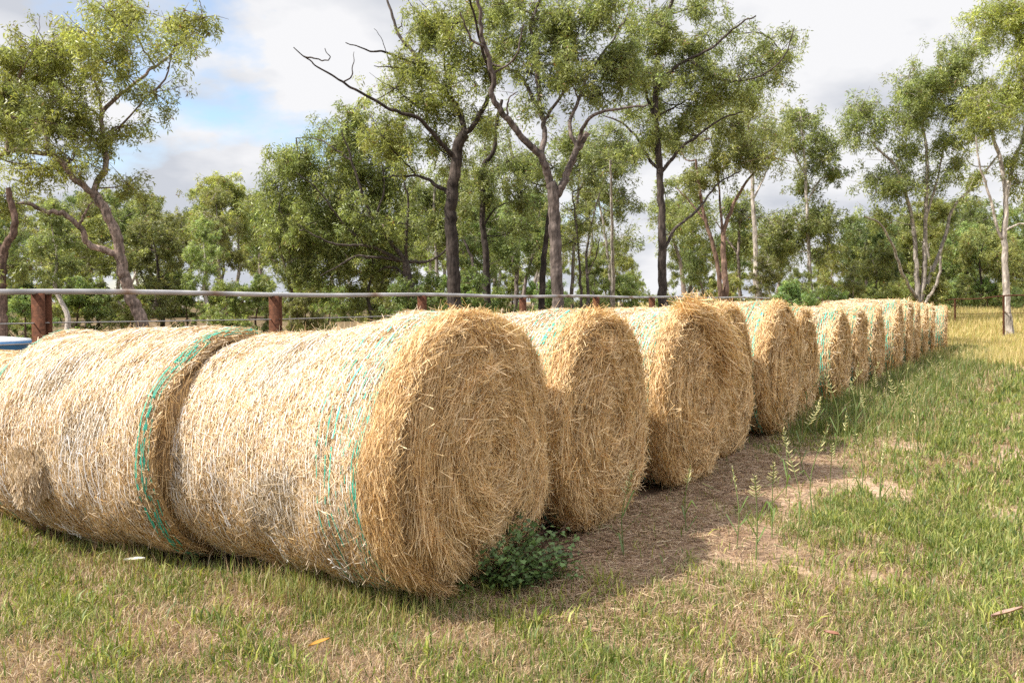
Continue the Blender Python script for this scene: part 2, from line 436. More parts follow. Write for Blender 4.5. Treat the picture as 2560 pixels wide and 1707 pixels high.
    def band_mesh(s, ends=(1,), wdt=0.0055, keep=0.78):
        mb = MB(); r = s.r
        for e in ends:
            for k in range(s.nband):
                x0 = e * (s.L / 2 - (s.band[0] + (s.band[1] - s.band[0]) * (k / s.nband) ** 1.5) - r.uniform(0, 0.02))
                col = np.array([0.035, 0.33, 0.235]) * r.uniform(0.75, 1.35)
                s.loop_ribbon(mb, x0, wdt * r.uniform(0.6, 1.5), col, 0.014, keep * r.uniform(0.6, 1.1), 0.007, nth=120)
        return mb

def make_bale(B, nb, nf, label, loc, yaw, wid=0.0036, net=True, ends=(1,), leng=0.075, rear=False, scale=(1, 1, 1), group='round hay bales stacked in rows', bw=0.0055):
    root = empty('hay_bale', loc, yaw, scale)
    tag(root, label, 'hay bale', group)
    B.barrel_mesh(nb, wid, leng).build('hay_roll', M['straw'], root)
    B.face_mesh(nf, wid, leng * 1.8).build('end_face', M['straw'], root)
    if net:
        B.net_mesh().build('net_wrap', M['net'], root)
    B.band_mesh(ends, bw).build('green_netting', M['net'], root)
    return root

YAW = math.atan2(AX[1], AX[0])
def place(s, o, L, yaw=YAW):
    """root location of a bale whose exposed face centre is s along the line and o out from it"""
    fc = P1 + AR * s + AX * o
    d = np.array([math.cos(yaw), math.sin(yaw)])
    c = fc - d * (L / 2)
    return (c[0], c[1], float(gz(c[0], c[1])) - 0.01)

# row one, nearest the camera
yA = -R_(28)
dA = np.array([math.cos(yA), math.sin(yA)])
LA = 1.73
PA = P1 + AR * 0.15 + dA * 0.04
cA = PA - dA * LA / 2
BA = Bale(LA, 0.712, 0.782, 1.03, wh1=1.18, seed=11, shag=1.5, dome=0.10, band=(0.14, 0.50), nband=9)
bale_a = make_bale(BA, 135000, 56000, 'nearest round hay bale, its shaggy golden end facing right above the dark weed', (cA[0], cA[1], -0.01), yA, wid=0.0025, leng=0.065, ends=(1,))
cB = P1 - dA * (1.64 + 0.84) + AR * 0.0
BB = Bale(1.68, 0.715, 0.73, 1.0, seed=12, shag=0.25, rim=0.15, dome=0.03, band=(0.01, 0.10), nband=7)
bale_b = make_bale(BB, 115000, 5000, 'pale weathered bale touching the nearest one on its left, torn net hanging at its foot', (cB[0], cB[1], -0.01), yA, wid=0.0025, leng=0.065, ends=(1, -1))
cC = P1 - dA * (1.64 + 1.68 + 0.75 + 0.06) + AR * 0.15
BC = Bale(1.5, 0.62, 0.64, 1.05, seed=13, band=(0.02, 0.12), nband=6)
bale_c = make_bale(BC, 9000, 1500, 'low slumped bale at the far left, only a sliver in view at the photo edge', (cC[0], cC[1], -0.02), yA, wid=0.006, net=False, ends=(1,))

# rows behind: s along, o out, half height, label
ROWS = [
    (1.75, 1621, 0.775, 'second bale of the line, smooth tall tan end right behind the nearest bale'),
    (3.50, 1809, 0.765, 'third bale of the line, with a ragged tuft of loose hay hanging from its top'),
    (5.08, 1885, 0.795, 'fourth bale of the line, half hidden behind the bale with the hanging tuft'),
    (6.75, 2000, 0.80, 'fifth bale of the line, first one standing in long shaded green grass'),
    (8.30, 2045, 0.755, 'sixth bale of the line, narrow sliver of face with a dark net edge'),
    (10.35, 2128, 0.72, 'seventh bale of the line, low rounded top, long lit side showing green netting'),
    (11.95, 2171, 0.715, 'eighth bale of the line, arched brown face between two green edged bales'),
    (13.65, 2212, 0.715, 'ninth bale of the line, arched face ending left of the taller far bales'),
    (15.95, 2260, 0.77, 'tenth bale of the line, tall with bright teal net edge on its lit side'),
    (17.60, 2285, 0.785, 'eleventh bale of the line, taller top rising above its neighbours'),
    (19.15, 2303, 0.76, 'twelfth bale of the line, thin shaded face among the far bales'),
    (20.75, 2322, 0.745, 'thirteenth bale of the line, yellower straw on its lit strip'),
    (22.35, 2338, 0.735, 'fourteenth bale of the line, last but one, close beside the farthest'),
    (24.40, 2369, 0.715, 'farthest bale at the end of the line beside the dry golden field'),
]
def out_of_line(s, px, hr):
    """how far a bale stands out of the line for its far rim to be seen at px"""
    q = (px - CX) / F; t = s + min(hr, 0.8)
    return (q * (P1[1] + AR[1] * t) - (P1[0] + AR[0] * t)) / (AX[0] - q * AX[1])
protos = []
bales = [bale_a]
for k, (s, px, hr, lab) in enumerate(ROWS):
    o = out_of_line(s, px, hr)
    if k < 4:
        wh = min(1.0, 0.80 / hr)
        Bk = Bale(1.5, hr - 0.01, hr + (0.01 if k else 0.0), wh, seed=30 + k, shag=1.2 - 0.2 * (k == 3), dome=0.06, band=(0.10, 0.42), nband=9)
        nb, nf = ((62000, 36000), (48000, 30000), (26000, 15000), (26000, 16000))[k]
        yaw = YAW + (0.02, -0.03, 0.03, 0.0)[k]
        bl = make_bale(Bk, nb, nf, lab, place(s, o, 1.5, yaw), yaw, wid=(0.0032, 0.0035, 0.004, 0.0044)[k], net=(k < 2), ends=(1,), leng=0.085, bw=0.007)
    else:
        j = (k - 4) % 3
        if len(protos) <= j:
            Bk = Bale(1.5, 0.745, 0.75, 1.0, seed=50 + j, shag=0.3, dome=0.01, rim=0.1, band=(0.02, 0.34), nband=9)
            bl = make_bale(Bk, 15000, 7500, lab, place(s, o, 1.5), YAW, wid=0.0065, net=False, ends=(1,), leng=0.11, bw=0.010)
            protos.append(bl)
        else:
            bl = dup(protos[j], place(s, o, 1.5), YAW + 0.02 * (-1) ** k)
            bl['label'] = lab
        bl.scale = (1, 0.98, hr / 0.745)
        bl.rotation_euler[2] = YAW + 0.10 * min(1, max(0, (k - 3) / 9))
    bales.append(bl)
pl = place(5.0, -2.97, 1.5)
bl = dup(protos[1], pl, YAW, (0.85, 1.0, 1.0))
bl['label'] = 'bale of a back row, only its crest peeping between the two nearest faces'

# ragged tuft hanging off the third bale
r = np.random.default_rng(5)
tb = MB(); n = 5200
u = r.random(n); v = r.normal(0, 1, n)
ctr = np.stack([0.70 + 0.16 * u + 0.06 * r.standard_normal(n), -0.05 + 0.62 * u + 0.10 * v, 1.52 - 0.10 * u - 0.40 * u ** 2 + (0.06 + 0.05 * u) * r.standard_normal(n)], -1)
d = norm(np.stack([0.35 + 0.4 * r.standard_normal(n), 0.8 + 0.5 * r.standard_normal(n), -0.25 - 0.7 * u + 0.4 * r.standard_normal(n)], -1))
ribbons(tb, ctr, d, norm(np.cross(d, r.standard_normal((n, 3)))), r.uniform(0.07, 0.22, n), 0.0048 * r.uniform(0.6, 1.4, n), pal(n, GOLD, [3, 3, 3, 2, 2, 1], r))
tb.build('loose_hay_tuft', M['straw'], bales[2])

# torn net and a sagging pocket of wrap on the two front bales
def torn(B, parent, spots, seed):
    r = np.random.default_rng(seed)
    for (x0, th0, ln) in spots:
        mb = MB()
        for k in range(3):
            n = 14
            x = x0 + np.cumsum(r.normal(0, 0.012, n)); th = th0 - np.linspace(0, ln, n) + r.normal(0, 0.012, n)
            P = B.S(np.clip(x, -B.L / 2, B.L / 2), th, 0.022 + 0.012 * r.random(n))
            tube(mb, P, 0.0021, 4, np.array([0.82, 0.80, 0.79]))
        mb.build('torn_net', M['net'], parent)
# on these bales theta runs from the far side (0) over the top (pi/2) to the camera side (pi)
torn(BA, bale_a, [(-0.42, 3.65, 0.55), (-0.05, 3.95, 0.30), (0.42, 4.0, 0.25)], 3)
torn(BB, bale_b, [(-0.42, 3.9, 0.4), (0.1, 3.6, 0.6), (0.22, 3.5, 0.55), (0.42, 3.6, 0.5), (-0.55, 3.8, 0.4), (-0.1, 4.05, 0.2)], 4)
pk = MB(); nu, nv = 14, 18
U, T = np.meshgrid(np.linspace(0, 1, nu), np.linspace(0, 1, nv), indexing='ij')
bul = 0.12 * np.sin(np.pi * U ** 1.6) ** 0.5 * sstep(0, 0.7, T)
Pp = BB.S(-0.42 + 0.31 * U, 3.16 + 0.40 * T, 0.012 + bul)
i = np.arange(nu - 1)[:, None] * nv + np.arange(nv - 1)[None]
pk.add(Pp.reshape(-1, 3), np.stack([i, i + 1, i + nv + 1, i + nv], -1).reshape(-1, 4), np.array([0.38, 0.29, 0.19]))
n = 1100
uu, tt_ = r.random(n), r.random(n)
c = BB.S(-0.42 + 0.31 * uu, 3.16 + 0.40 * tt_, 0.014 + 0.12 * np.sin(np.pi * uu ** 1.6) ** 0.5 * sstep(0, 0.7, tt_))
d = norm(np.stack([0.4 * r.standard_normal(n), 0.25 * r.standard_normal(n), np.ones(n)], -1))
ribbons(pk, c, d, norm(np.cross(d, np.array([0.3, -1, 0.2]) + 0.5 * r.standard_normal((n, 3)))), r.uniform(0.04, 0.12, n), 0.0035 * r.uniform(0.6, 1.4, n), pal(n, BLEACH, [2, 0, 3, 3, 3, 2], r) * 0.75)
pk.build('sagging_wrap_pocket', M['straw'], bale_b)

# ------------------------------------------------------------------ fences
RUST = np.array([0.085, 0.034, 0.018]); GALV = np.array([0.36, 0.35, 0.35])
FX = np.array([-5.12, 9.0])
def fpt(t, z):
    p = FX + AR * t
    return np.array([p[0], p[1], z])
fence = empty('pipe_fence', (FX[0], FX[1], 0))
tag(fence, 'grey pipe top rail on rust red steel posts running behind the hay bales', 'fence')
def local(P):
    return np.asarray(P, float) - np.array([FX[0], FX[1], 0])
mb = MB()
ts = np.linspace(-8, 41, 240)
tube(mb, local([fpt(t, 1.70 + 0.012 * math.sin(t * 1.1) + 0.0016 * t) for t in ts]), 0.030, 12, np.repeat(np.where(rng.random((240, 1)) < 0.10, np.array([[0.20, 0.13, 0.09]]), GALV[None] * np.exp(rng.normal(0, 0.14, (240, 1)))), 12, 0))
mb.build('top_rail', M['pipe'], fence, smooth=True)
for z in (1.375, 1.165, 0.90, 0.62):
    mb = MB()
    tube(mb, local([fpt(t, z + 0.008 * math.sin(t * 0.9 + z)) for t in np.linspace(-8, 41, 30)]), 0.0075, 5, GALV * 0.8)
    mb.build('wire', M['pipe'], fence)
t0 = (105 - CX) / F
tt0 = (FX[0] - t0 * FX[1]) / (t0 * AR[1] - AR[0])
def hbeam(h):
    mb = MB()
    def bx(x0, x1, y0, y1, c):
        V = np.array([[x, y, z] for z in (0, h) for (x, y) in ((x0, y0), (x1, y0), (x1, y1), (x0, y1))])
        mb.add(V, np.array([[0, 3, 2, 1], [4, 5, 6, 7], [0, 1, 5, 4], [1, 2, 6, 5], [2, 3, 7, 6], [3, 0, 4, 7]]), c)
    bx(-0.075, -0.066, -0.07, 0.07, RUST); bx(0.066, 0.075, -0.07, 0.07, RUST * 1.2); bx(-0.0655, 0.0655, -0.005, 0.005, RUST * 0.8)  # one flange lighter, web darker: side light painted into the rust colour
    return mb
post_me = None
for k in range(-2, 13):
    t = tt0 + 3.26 * k
    p = fpt(t, 0)
    z0 = float(gz(p[0], p[1]))
    if post_me is None:
        post_me = hbeam(2.1).mesh('post', M['rust'])
    o = bpy.data.objects.new('post', post_me); COL.objects.link(o); o.parent = fence
    top = 1.685 + 0.012 * math.sin(t * 1.1) + 0.0016 * t
    o.location = (p[0] - FX[0], p[1] - FX[1], top - 2.1)
    o.rotation_euler = (0, 0, YAW + math.pi / 2 + 0.55)
# rusty fence at the far right
ra, rb = at(2290, 754.5, 43), at(2700, 726, 26)
f2 = empty('rusty_fence', (rb[0], rb[1], float(gz(rb[0], rb[1]))))
tag(f2, 'thin rusty pipe fence rising to the right across the dry field', 'fence')
mb = MB(); orig = np.array(f2.location)
tube(mb, [ra + (rb - ra) * u - orig + np.array([0, 0, -0.05 * math.sin(u * math.pi * 3) ** 2]) for u in np.linspace(0, 1, 16)], 0.026, 8, RUST * 0.75)
mb.build('top_rail', M['rust'], f2, smooth=True)
mb = MB()
tube(mb, [ra + (rb - ra) * u - orig - np.array([0, 0, 0.62]) for u in np.linspace(0, 1, 10)], 0.008, 5, RUST * 0.6)
mb.build('wire', M['rust'], f2)
for u in (0.04, 0.34, 0.655, 0.98):
    p = ra + (rb - ra) * u
    mb = MB(); zg = float(gz(p[0], p[1])) - 0.1
    tube(mb, [np.array([p[0] + 0.05, p[1], zg]) - orig, np.array([p[0] + 0.02, p[1], (zg + p[2]) / 2]) - orig, p - orig], 0.036, 8, RUST * 0.8)
    mb.build('post', M['rust'], f2, smooth=True)

# blue trough beyond the fence
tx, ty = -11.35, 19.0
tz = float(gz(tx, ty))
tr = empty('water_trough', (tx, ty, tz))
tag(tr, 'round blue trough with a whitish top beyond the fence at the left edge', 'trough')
th = np.linspace(0, 2 * np.pi, 49)[:-1]
prof = [(1.02, 0.0), (1.04, 0.33), (1.08, 0.36), (1.08, 0.42), (1.0, 0.42), (0.99, 0.05)]
V = np.concatenate([np.stack([rr * np.cos(th), rr * np.sin(th), 0 * th + z], -1) for rr, z in prof])
i = np.arange(len(prof) - 1)[:, None] * 48; j = np.arange(48)[None]; j2 = (j + 1) % 48
MB().add(V, np.stack([i + j, i + j2, i + 48 + j2, i + 48 + j], -1).reshape(-1, 4), np.array([0.06, 0.22, 0.48])).build('tank', M['paint'], tr)
mb = MB(); V = np.concatenate([np.stack([rr * np.cos(th), rr * np.sin(th), 0 * th + z], -1) for rr, z in ((1.06, 0.424), (1.05, 0.455), (0.6, 0.50), (0.02, 0.51))])  # pale top added: its colour stands in for sky mirrored on the water
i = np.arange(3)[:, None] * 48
mb.add(V, np.stack([i + j, i + j2, i + 48 + j2, i + 48 + j], -1).reshape(-1, 4), np.array([0.72, 0.74, 0.78])).build('pale_sky_reflection', M['paint'], tr)

# ------------------------------------------------------------------ trees
DARK, GREY, PALE, RED = np.array([0.050, 0.040, 0.035]), np.array([0.17, 0.140, 0.125]), np.array([0.44, 0.39, 0.35]), np.array([0.13, 0.085, 0.065])
OLIVE = np.array([0.222, 0.252, 0.095])
def leaf_quads(mb, r, c, L, Wd, col, droop=0.8):
    n = len(c)
    d = r.standard_normal((n, 3)); d[:, 2] = d[:, 2] * 0.6 - droop
    d = norm(d)
    side = norm(np.cross(d, r.standard_normal((n, 3))))
    L = L * r.uniform(0.7, 1.3, n); Wd = Wd * r.uniform(0.7, 1.3, n)
    bend = norm(np.cross(d, side)) * (L * r.normal(0, 0.08, n))[:, None]
    mid = c + d * (0.45 * L)[:, None] + bend
    s = side * (Wd / 2)[:, None]
    V = np.stack([c, mid + s, c + d * L[:, None], mid - s], 1)
    mb.add(V.reshape(-1, 3), np.arange(4 * n).reshape(n, 4), np.repeat(col, 4, 0))
def leaf_cols(n, r, tint):
    c = OLIVE * tint * np.exp(r.normal(0, 0.24, (n, 1)))
    y = r.random(n) < 0.12
    c[y] = np.array([0.29, 0.31, 0.10]) * np.exp(r.normal(0, 0.2, (y.sum(), 1)))
    br = r.random(n) < 0.015
    c[br] = np.array([0.20, 0.10, 0.05])
    return c
def clump(leafb, woodb, r, c, rad, nleaf, L, Wd, tint, twigcol, droop=0.9, ntw=13):
    """one leafy clump: twigs from its centre, hanging leaves around each twig"""
    e = norm(r.standard_normal((ntw, 3)) * np.array([1, 1, 0.75]) + np.array([0, 0, 0.2])) * (rad * r.uniform(0.35, 1.45, (ntw, 1))) * np.array([1, 1, 0.8])
    for k in range(ntw):
        m = c + e[k] * 0.5 + r.normal(0, 0.05 * rad, 3)
        tube(woodb, [c, m, c + e[k]], [0.013, 0.009, 0.004], 3, twigcol)
    # hanging sprays: each twig carries a few plumes of leaves, longer than wide
    nsp = ntw * 3
    kt = np.repeat(np.arange(ntw), 3)
    sc_ = c + e[kt] * r.uniform(0.35, 1.1, (nsp, 1)) + r.normal(0, 0.15 * rad, (nsp, 3))
    k = r.integers(0, nsp, nleaf)
    p = sc_[k] + r.normal(0, 0.085 * rad, (nleaf, 3)) * np.array([1, 1, 0.8])
    p[:, 2] -= r.uniform(0, 0.36 * rad, nleaf)
    tw = np.exp(r.normal(0, 0.20, (nsp, 1))) * (1 + 0.08 * r.standard_normal((nsp, 1)) * np.array([0.6, 0.1, -0.4]))
    leaf_quads(leafb, r, p, L, Wd, leaf_cols(nleaf, r, np.asarray(tint)) * tw[k], droop)

def catmull(P, n):
    P = np.asarray(P, float)
    if len(P) < 3:
        t = np.linspace(0, 1, n)[:, None]
        return P[0] * (1 - t) + P[-1] * t
    d = np.concatenate([[0], np.cumsum(np.linalg.norm(np.diff(P, axis=0), axis=1))])
    Q = np.vstack([2 * P[0] - P[1], P, 2 * P[-1] - P[-2]])
    out = []
    for t in np.linspace(0, d[-1], n):
        i = min(np.searchsorted(d, t, 'right') - 1, len(P) - 2)
        u = (t - d[i]) / (d[i + 1] - d[i])
        a, b_, c, e = Q[i], Q[i + 1], Q[i + 2], Q[i + 3]
        out.append(0.5 * ((2 * b_) + (-a + c) * u + (2 * a - 5 * b_ + 4 * c - e) * u * u + (-a + 3 * b_ - 3 * c + e) * u ** 3))
    return np.array(out)

def photo_tree(label, Y, limbs, regions, bark, seed, cr=0.62, dens=1.0, nleaf=1300, L=0.125, Wd=0.027, tint=(1, 1, 1), depth=1.0, name='gum_tree', group='tall gum trees behind the fence', droop=0.8):
    """a tree whose limbs and leaf masses follow the photograph, built in depth around distance Y"""
    r = np.random.default_rng(seed)
    base = at(limbs[0][0][0][0], limbs[0][0][0][1], Y)
    bz = float(gz(base[0], Y))
    root = empty(name, (base[0], Y, bz)); O = np.array([base[0], Y, bz])
    tag(root, label, 'tree', group)
    wood, leaf = MB(), MB()
    nodes = []; deep = {}
    for li, (pts, w0, w1) in enumerate(limbs):
        # depth of a limb starts at its parent's and wanders off
        P0 = at(pts[0][0], pts[0][1], Y)
        y0 = Y
        if nodes:
            A = np.concatenate(nodes); k = np.argmin(((A[:, [0, 2]] - P0[[0, 2]]) ** 2).sum(1)); y0 = A[k, 1]
        dirn = 0.0 if li == 0 else r.uniform(-0.55, 0.55)
        P, dist = [], 0.0
        for q, (px, py) in enumerate(pts):
            if q: dist += math.hypot(px - pts[q - 1][0], py - pts[q - 1][1]) / F * Y
            P.append(at(px, py, y0 + dirn * dist))
        if nodes:
            P[0] = A[k].copy()
        if li == 0:
            P.insert(0, np.array([P[0][0] + (P[0][0] - P[1][0]) * 0.5, P[0][1], bz - 0.15]))
        C = catmull(P, max(6, 4 * len(P)))
        C[1:-1] += r.normal(0, 0.012, (len(C) - 2, 3))
        rad = np.linspace(w0 * 1.0, w1 * 1.1, len(C)) / F * Y / 2
        if li == 0:
            rad = rad * (1 + 0.35 * np.exp(-np.arange(len(C)) / 1.5))
        m_ = 3 * len(C); C3 = catmull(C, m_); sd_ = 14 if w0 > 14 else 8
        rad3 = np.interp(np.linspace(0, 1, m_), np.linspace(0, 1, len(C)), rad) * (1 + 0.035 * r.standard_normal(m_))
        pc = np.exp(0.30 * (np.interp(np.arange(m_), np.arange(0, m_ + 3, 3), r.standard_normal(len(np.arange(0, m_ + 3, 3))))[:, None] * 0.6 + 0.7 * r.standard_normal((m_, sd_))))
        tube(wood, C3 - O, rad3, sd_, np.clip(bark * pc[..., None], 0, 0.75).reshape(-1, 3))
        nodes.append(C)
    A = np.concatenate(nodes)
    cpx = cr / Y * F
    cl = []
    for (cx, cy, rx, ry, *ex) in regions:
        tn = ex[0] if ex else 1.0
        n = max(1, int(round(dens * 1.9 * rx * ry / cpx ** 2)))
        ang = r.uniform(0, 6.28, n); q = np.sqrt(r.random(n))
        px, py = cx + rx * 0.88 * q * np.cos(ang), cy + ry * 0.88 * q * np.sin(ang)
        for k in range(n):
            yy = Y + r.normal(0.5, 0.5) * depth * max(0.8, min(rx, 120) / F * Y)
            cl.append((at(px[k], py[k], yy), tn))
    dd = [np.min(np.linalg.norm(A - c, axis=1)) for c, _ in cl]
    for k in np.argsort(dd):
        c, tn = cl[k]
        dv_ = A - c
        cost = np.linalg.norm(dv_, axis=1) + 0.9 * np.maximum(dv_[:, 2] + 0.15, 0)
        s = A[np.argmin(cost)]
        ln = np.linalg.norm(c - s)
        m1 = s * 0.6 + c * 0.4 + r.normal(0, 0.07 * ln, 3) + np.array([0, 0, -0.05 * ln])
        m2 = s * 0.25 + c * 0.75 + r.normal(0, 0.06 * ln, 3) + np.array([0, 0, 0.04 * ln])
        B = catmull([s, m1, m2, c], 7)
        tube(wood, B - O, np.linspace(0.014 + 0.011 * min(ln, 4), 0.011, 7), 5, bark * 0.9)
        A = np.concatenate([A, B[2:]])
        clump(leaf, wood, r, c - O, cr * r.uniform(0.75, 1.25), int(nleaf * r.uniform(0.7, 1.3)), L, Wd, np.array(tint) * tn, bark * 0.9, droop)
    wood.build('trunk', M['bark'], root, smooth=True)
    if leaf.n:
        leaf.build('crown', M['leaf'], root)
    return root

YG = (1.25, 1.15, 0.9)
# leaning tree at the left
photo_tree('leaning pale brown gum with forked limbs beyond the left fence post', 22,
    [([(372, 880), (355, 803), (325, 737), (301, 650), (293, 591), (260, 520), (233, 483)], 33, 20),
     ([(233, 483), (184, 445), (138, 390), (90, 383), (43, 375), (-20, 398)], 16, 8),
     ([(233, 483), (246, 455), (266, 412), (257, 347), (255, 282), (293, 244), (380, 173), (423, 141), (470, 95)], 16, 4),
     ([(257, 300), (250, 244), (232, 190), (215, 120)], 9, 3),
     ([(293, 643), (260, 626), (217, 607), (206, 575), (163, 537), (108, 526), (60, 510), (-20, 540)], 17, 6),
     ([(206, 575), (215, 530), (230, 505)], 8, 3), ([(138, 390), (110, 330), (60, 290), (20, 250)], 9, 4),
     ([(255, 282), (200, 262), (150, 265)], 6, 3), ([(380, 173), (350, 110), (330, 60)], 6, 2), ([(43, 375), (20, 300), (0, 250)], 9, 4)],
    [(330, 70, 160, 80, 1.15), (200, 120, 110, 70), (80, 130, 90, 80, 1.1), (60, 230, 85, 90, 0.85), (190, 215, 90, 55), (440, 90, 60, 55), (350, 160, 70, 45),
     (310, 308, 38, 30), (165, 300, 90, 45), (80, 330, 80, 50), (300, 425, 55, 50), (60, 450, 75, 55, 1.1), (175, 440, 60, 50), (215, 360, 30, 30), (130, 250, 60, 60), (500, 35, 25, 20), (400, 220, 35, 25)],
    np.array([0.20, 0.15, 0.125]), 101, cr=0.72, dens=1.25, tint=YG)
photo_tree('dark trunk with a kinked pale limb cut by the left photo edge', 20,
    [([(2, 900), (3, 850), (5, 700), (12, 620), (32, 592), (38, 560), (33, 525), (20, 470)], 30, 12), ([(5, 640), (-30, 560), (-60, 430), (-40, 300)], 24, 10),
     ([(-40, 300), (10, 260), (45, 200), (60, 140)], 10, 3), ([(45, 200), (90, 110), (100, 40)], 3, 1)],
    [(-30, 250, 80, 110), (10, 330, 55, 60), (-40, 460, 70, 70), (5, 130, 50, 60), (15, 690, 30, 60, 0.9)],
    RED * 0.9, 102, cr=0.68, dens=1.2, tint=(1.1, 1.05, 0.9))
# dark ironbark, centre left
photo_tree('black barked tree with a bare dead limb reaching far left against the sky', 24,
    [([(1137, 800), (1135, 736), (1132, 647), (1127, 517), (1137, 433), (1145, 368), (1162, 335)], 36, 24),
     ([(1127, 400), (1112, 368), (1048, 298), (978, 274), (898, 229), (829, 189), (774, 154), (734, 119)], 13, 2),
     ([(1162, 335), (1156, 300), (1127, 249), (1068, 184), (1033, 134), (998, 90), (978, 30), (962, -20)], 15, 5),
     ([(1162, 335), (1187, 308), (1217, 254), (1232, 210)], 14, 9), ([(1232, 210), (1210, 140), (1190, 60), (1170, -20)], 9, 4),
     ([(1033, 134), (968, 134), (918, 124), (864, 107)], 9, 2), ([(1068, 184), (1010, 172), (935, 165)], 6, 2),
     ([(1120, 497), (1078, 453), (1038, 440), (973, 443)], 12, 3), ([(829, 189), (822, 150), (812, 121)], 4, 1.5), ([(898, 229), (880, 190), (885, 130)], 4, 1),
     ([(1033, 134), (1060, 70), (1020, 0)], 7, 2), ([(1127, 249), (1110, 160), (1130, 60)], 6, 3), ([(968, 134), (955, 100), (935, 72)], 3, 1), ([(978, 30), (1005, 60), (1008, 20)], 4, 1.5), ([(1038, 440), (1012, 405), (1000, 392)], 5, 2)],
    [(1080, 130, 100, 90), (1010, 215, 85, 65), (1110, 50, 90, 55), (1075, 285, 95, 60, 1.1), (1040, 370, 90, 50, 1.1), (985, 270, 50, 45), (1000, 160, 55, 45), (1180, 130, 60, 60), (940, 330, 40, 30), (1150, 200, 60, 60), (1185, 40, 60, 50), (1050, 80, 60, 45), (1110, 390, 60, 45), (1190, 300, 45, 45)],
    DARK, 103, cr=0.72, dens=1.25, tint=(1.15, 1.1, 0.9))
photo_tree('thin black forked trunk just right of the black barked tree', 28,
    [([(1219, 790), (1217, 736), (1214, 622), (1207, 567), (1204, 443), (1212, 408), (1234, 378), (1242, 308), (1255, 250)], 21, 7), ([(1217, 736), (1192, 686), (1177, 642), (1160, 600)], 12, 5),
     ([(1207, 567), (1240, 520), (1290, 500)], 6, 2)],
    [(1215, 420, 55, 60, 0.85), (1240, 330, 50, 60), (1190, 520, 50, 60, 0.85), (1270, 560, 45, 55, 0.9)],
    DARK, 104, cr=0.75, dens=1.1)
# broad bushy tree
photo_tree('broad bushy gum with many low crooked branches sweeping to the left', 30,
    [([(1035, 790), (1033, 744), (1023, 703), (1015, 655)], 24, 17),
     ([(1015, 655), (972, 647), (928, 642), (885, 642), (844, 667), (800, 690)], 9, 2), ([(1015, 660), (984, 642), (921, 614), (870, 614), (819, 604), (770, 580), (745, 560)], 10, 2),
     ([(1015, 655), (972, 599), (933, 553), (905, 480), (880, 400), (850, 320)], 12, 3), ([(1015, 655), (1015, 617), (1018, 566), (1020, 500), (1000, 420)], 9, 3),
     ([(1015, 660), (1061, 655), (1094, 642), (1120, 620)], 10, 4), ([(1020, 690), (972, 667), (920, 693), (870, 711)], 8, 2), ([(921, 614), (860, 560), (800, 480), (740, 430)], 7, 2), ([(880, 400), (800, 350), (740, 345)], 5, 2), ([(933, 553), (960, 470), (950, 380)], 6, 2)],
    [(800, 400, 130, 110), (760, 520, 110, 110), (900, 480, 110, 110, 0.95), (950, 560, 80, 60), (845, 310, 105, 55), (970, 400, 70, 90), (715, 410, 55, 50), (850, 630, 110, 50, 0.95), (890, 270, 55, 25), (700, 600, 50, 70), (780, 680, 70, 40)],
    GREY * 0.55, 105, cr=0.95, dens=1.5, nleaf=1400, L=0.15, Wd=0.034, tint=(1.05, 1.05, 0.95), droop=0.9)
# grey ironbark in the middle
photo_tree('grey rough barked gum in the middle, trunk forking into a wide V', 22,
    [([(1396, 820), (1394, 746), (1389, 622), (1384, 498), (1376, 460)], 31, 26),
     ([(1376, 460), (1354, 393), (1309, 348), (1270, 299), (1245, 269), (1230, 239), (1235, 199), (1220, 139), (1205, 90), (1197, 20), (1180, -40)], 20, 6),
     ([(1354, 393), (1362, 348), (1354, 289), (1334, 249), (1322, 224), (1290, 184), (1230, 159)], 15, 5), ([(1354, 289), (1347, 239), (1339, 149), (1327, 75), (1344, 15), (1380, -40)], 12, 6),
     ([(1384, 490), (1399, 478), (1414, 443), (1439, 383), (1469, 333)], 20, 13), ([(1434, 370), (1424, 318), (1444, 259), (1469, 189), (1498, 149), (1558, 60), (1580, 0)], 11, 3),
     ([(1438, 365), (1464, 308), (1508, 279), (1578, 269), (1620, 262)], 11, 4), ([(1369, 293), (1414, 224), (1459, 184), (1518, 149), (1560, 120)], 8, 3), ([(1235, 199), (1290, 140), (1310, 60)], 6, 3),
     ([(1270, 299), (1270, 250), (1295, 230)], 6, 2), ([(1459, 184), (1440, 120), (1450, 40)], 5, 2), ([(1220, 139), (1180, 100), (1150, 30)], 7, 3)],
    [(1280, 40, 80, 50), (1230, 100, 60, 45), (1460, 60, 90, 70), (1395, 120, 65, 45), (1500, 170, 80, 50), (1310, 170, 40, 30), (1275, 105, 40, 35, 1.3), (1350, 60, 40, 35), (1560, 110, 50, 60), (1420, 180, 40, 35), (1520, 240, 40, 25), (1520, 20, 60, 40), (1330, 110, 55, 50), (1450, 150, 80, 55), (1400, 225, 60, 40, 1.1), (1300, 235, 45, 30), (1540, 180, 60, 50), (1440, 20, 60, 35), (1250, 20, 50, 35)],
    np.array([0.105, 0.085, 0.076]), 106, cr=0.68, dens=1.15, tint=(1.0, 1.0, 0.95))
photo_tree('short black leaning trunk immediately left of the forked grey gum', 26,
    [([(1350, 800), (1354, 746), (1359, 647), (1369, 572), (1376, 500), (1372, 430)], 19, 9)],
    [(1320, 470, 45, 55), (1300, 420, 40, 40, 1.1), (1390, 420, 40, 35)], DARK * 0.8, 107, cr=0.75, dens=1.0)
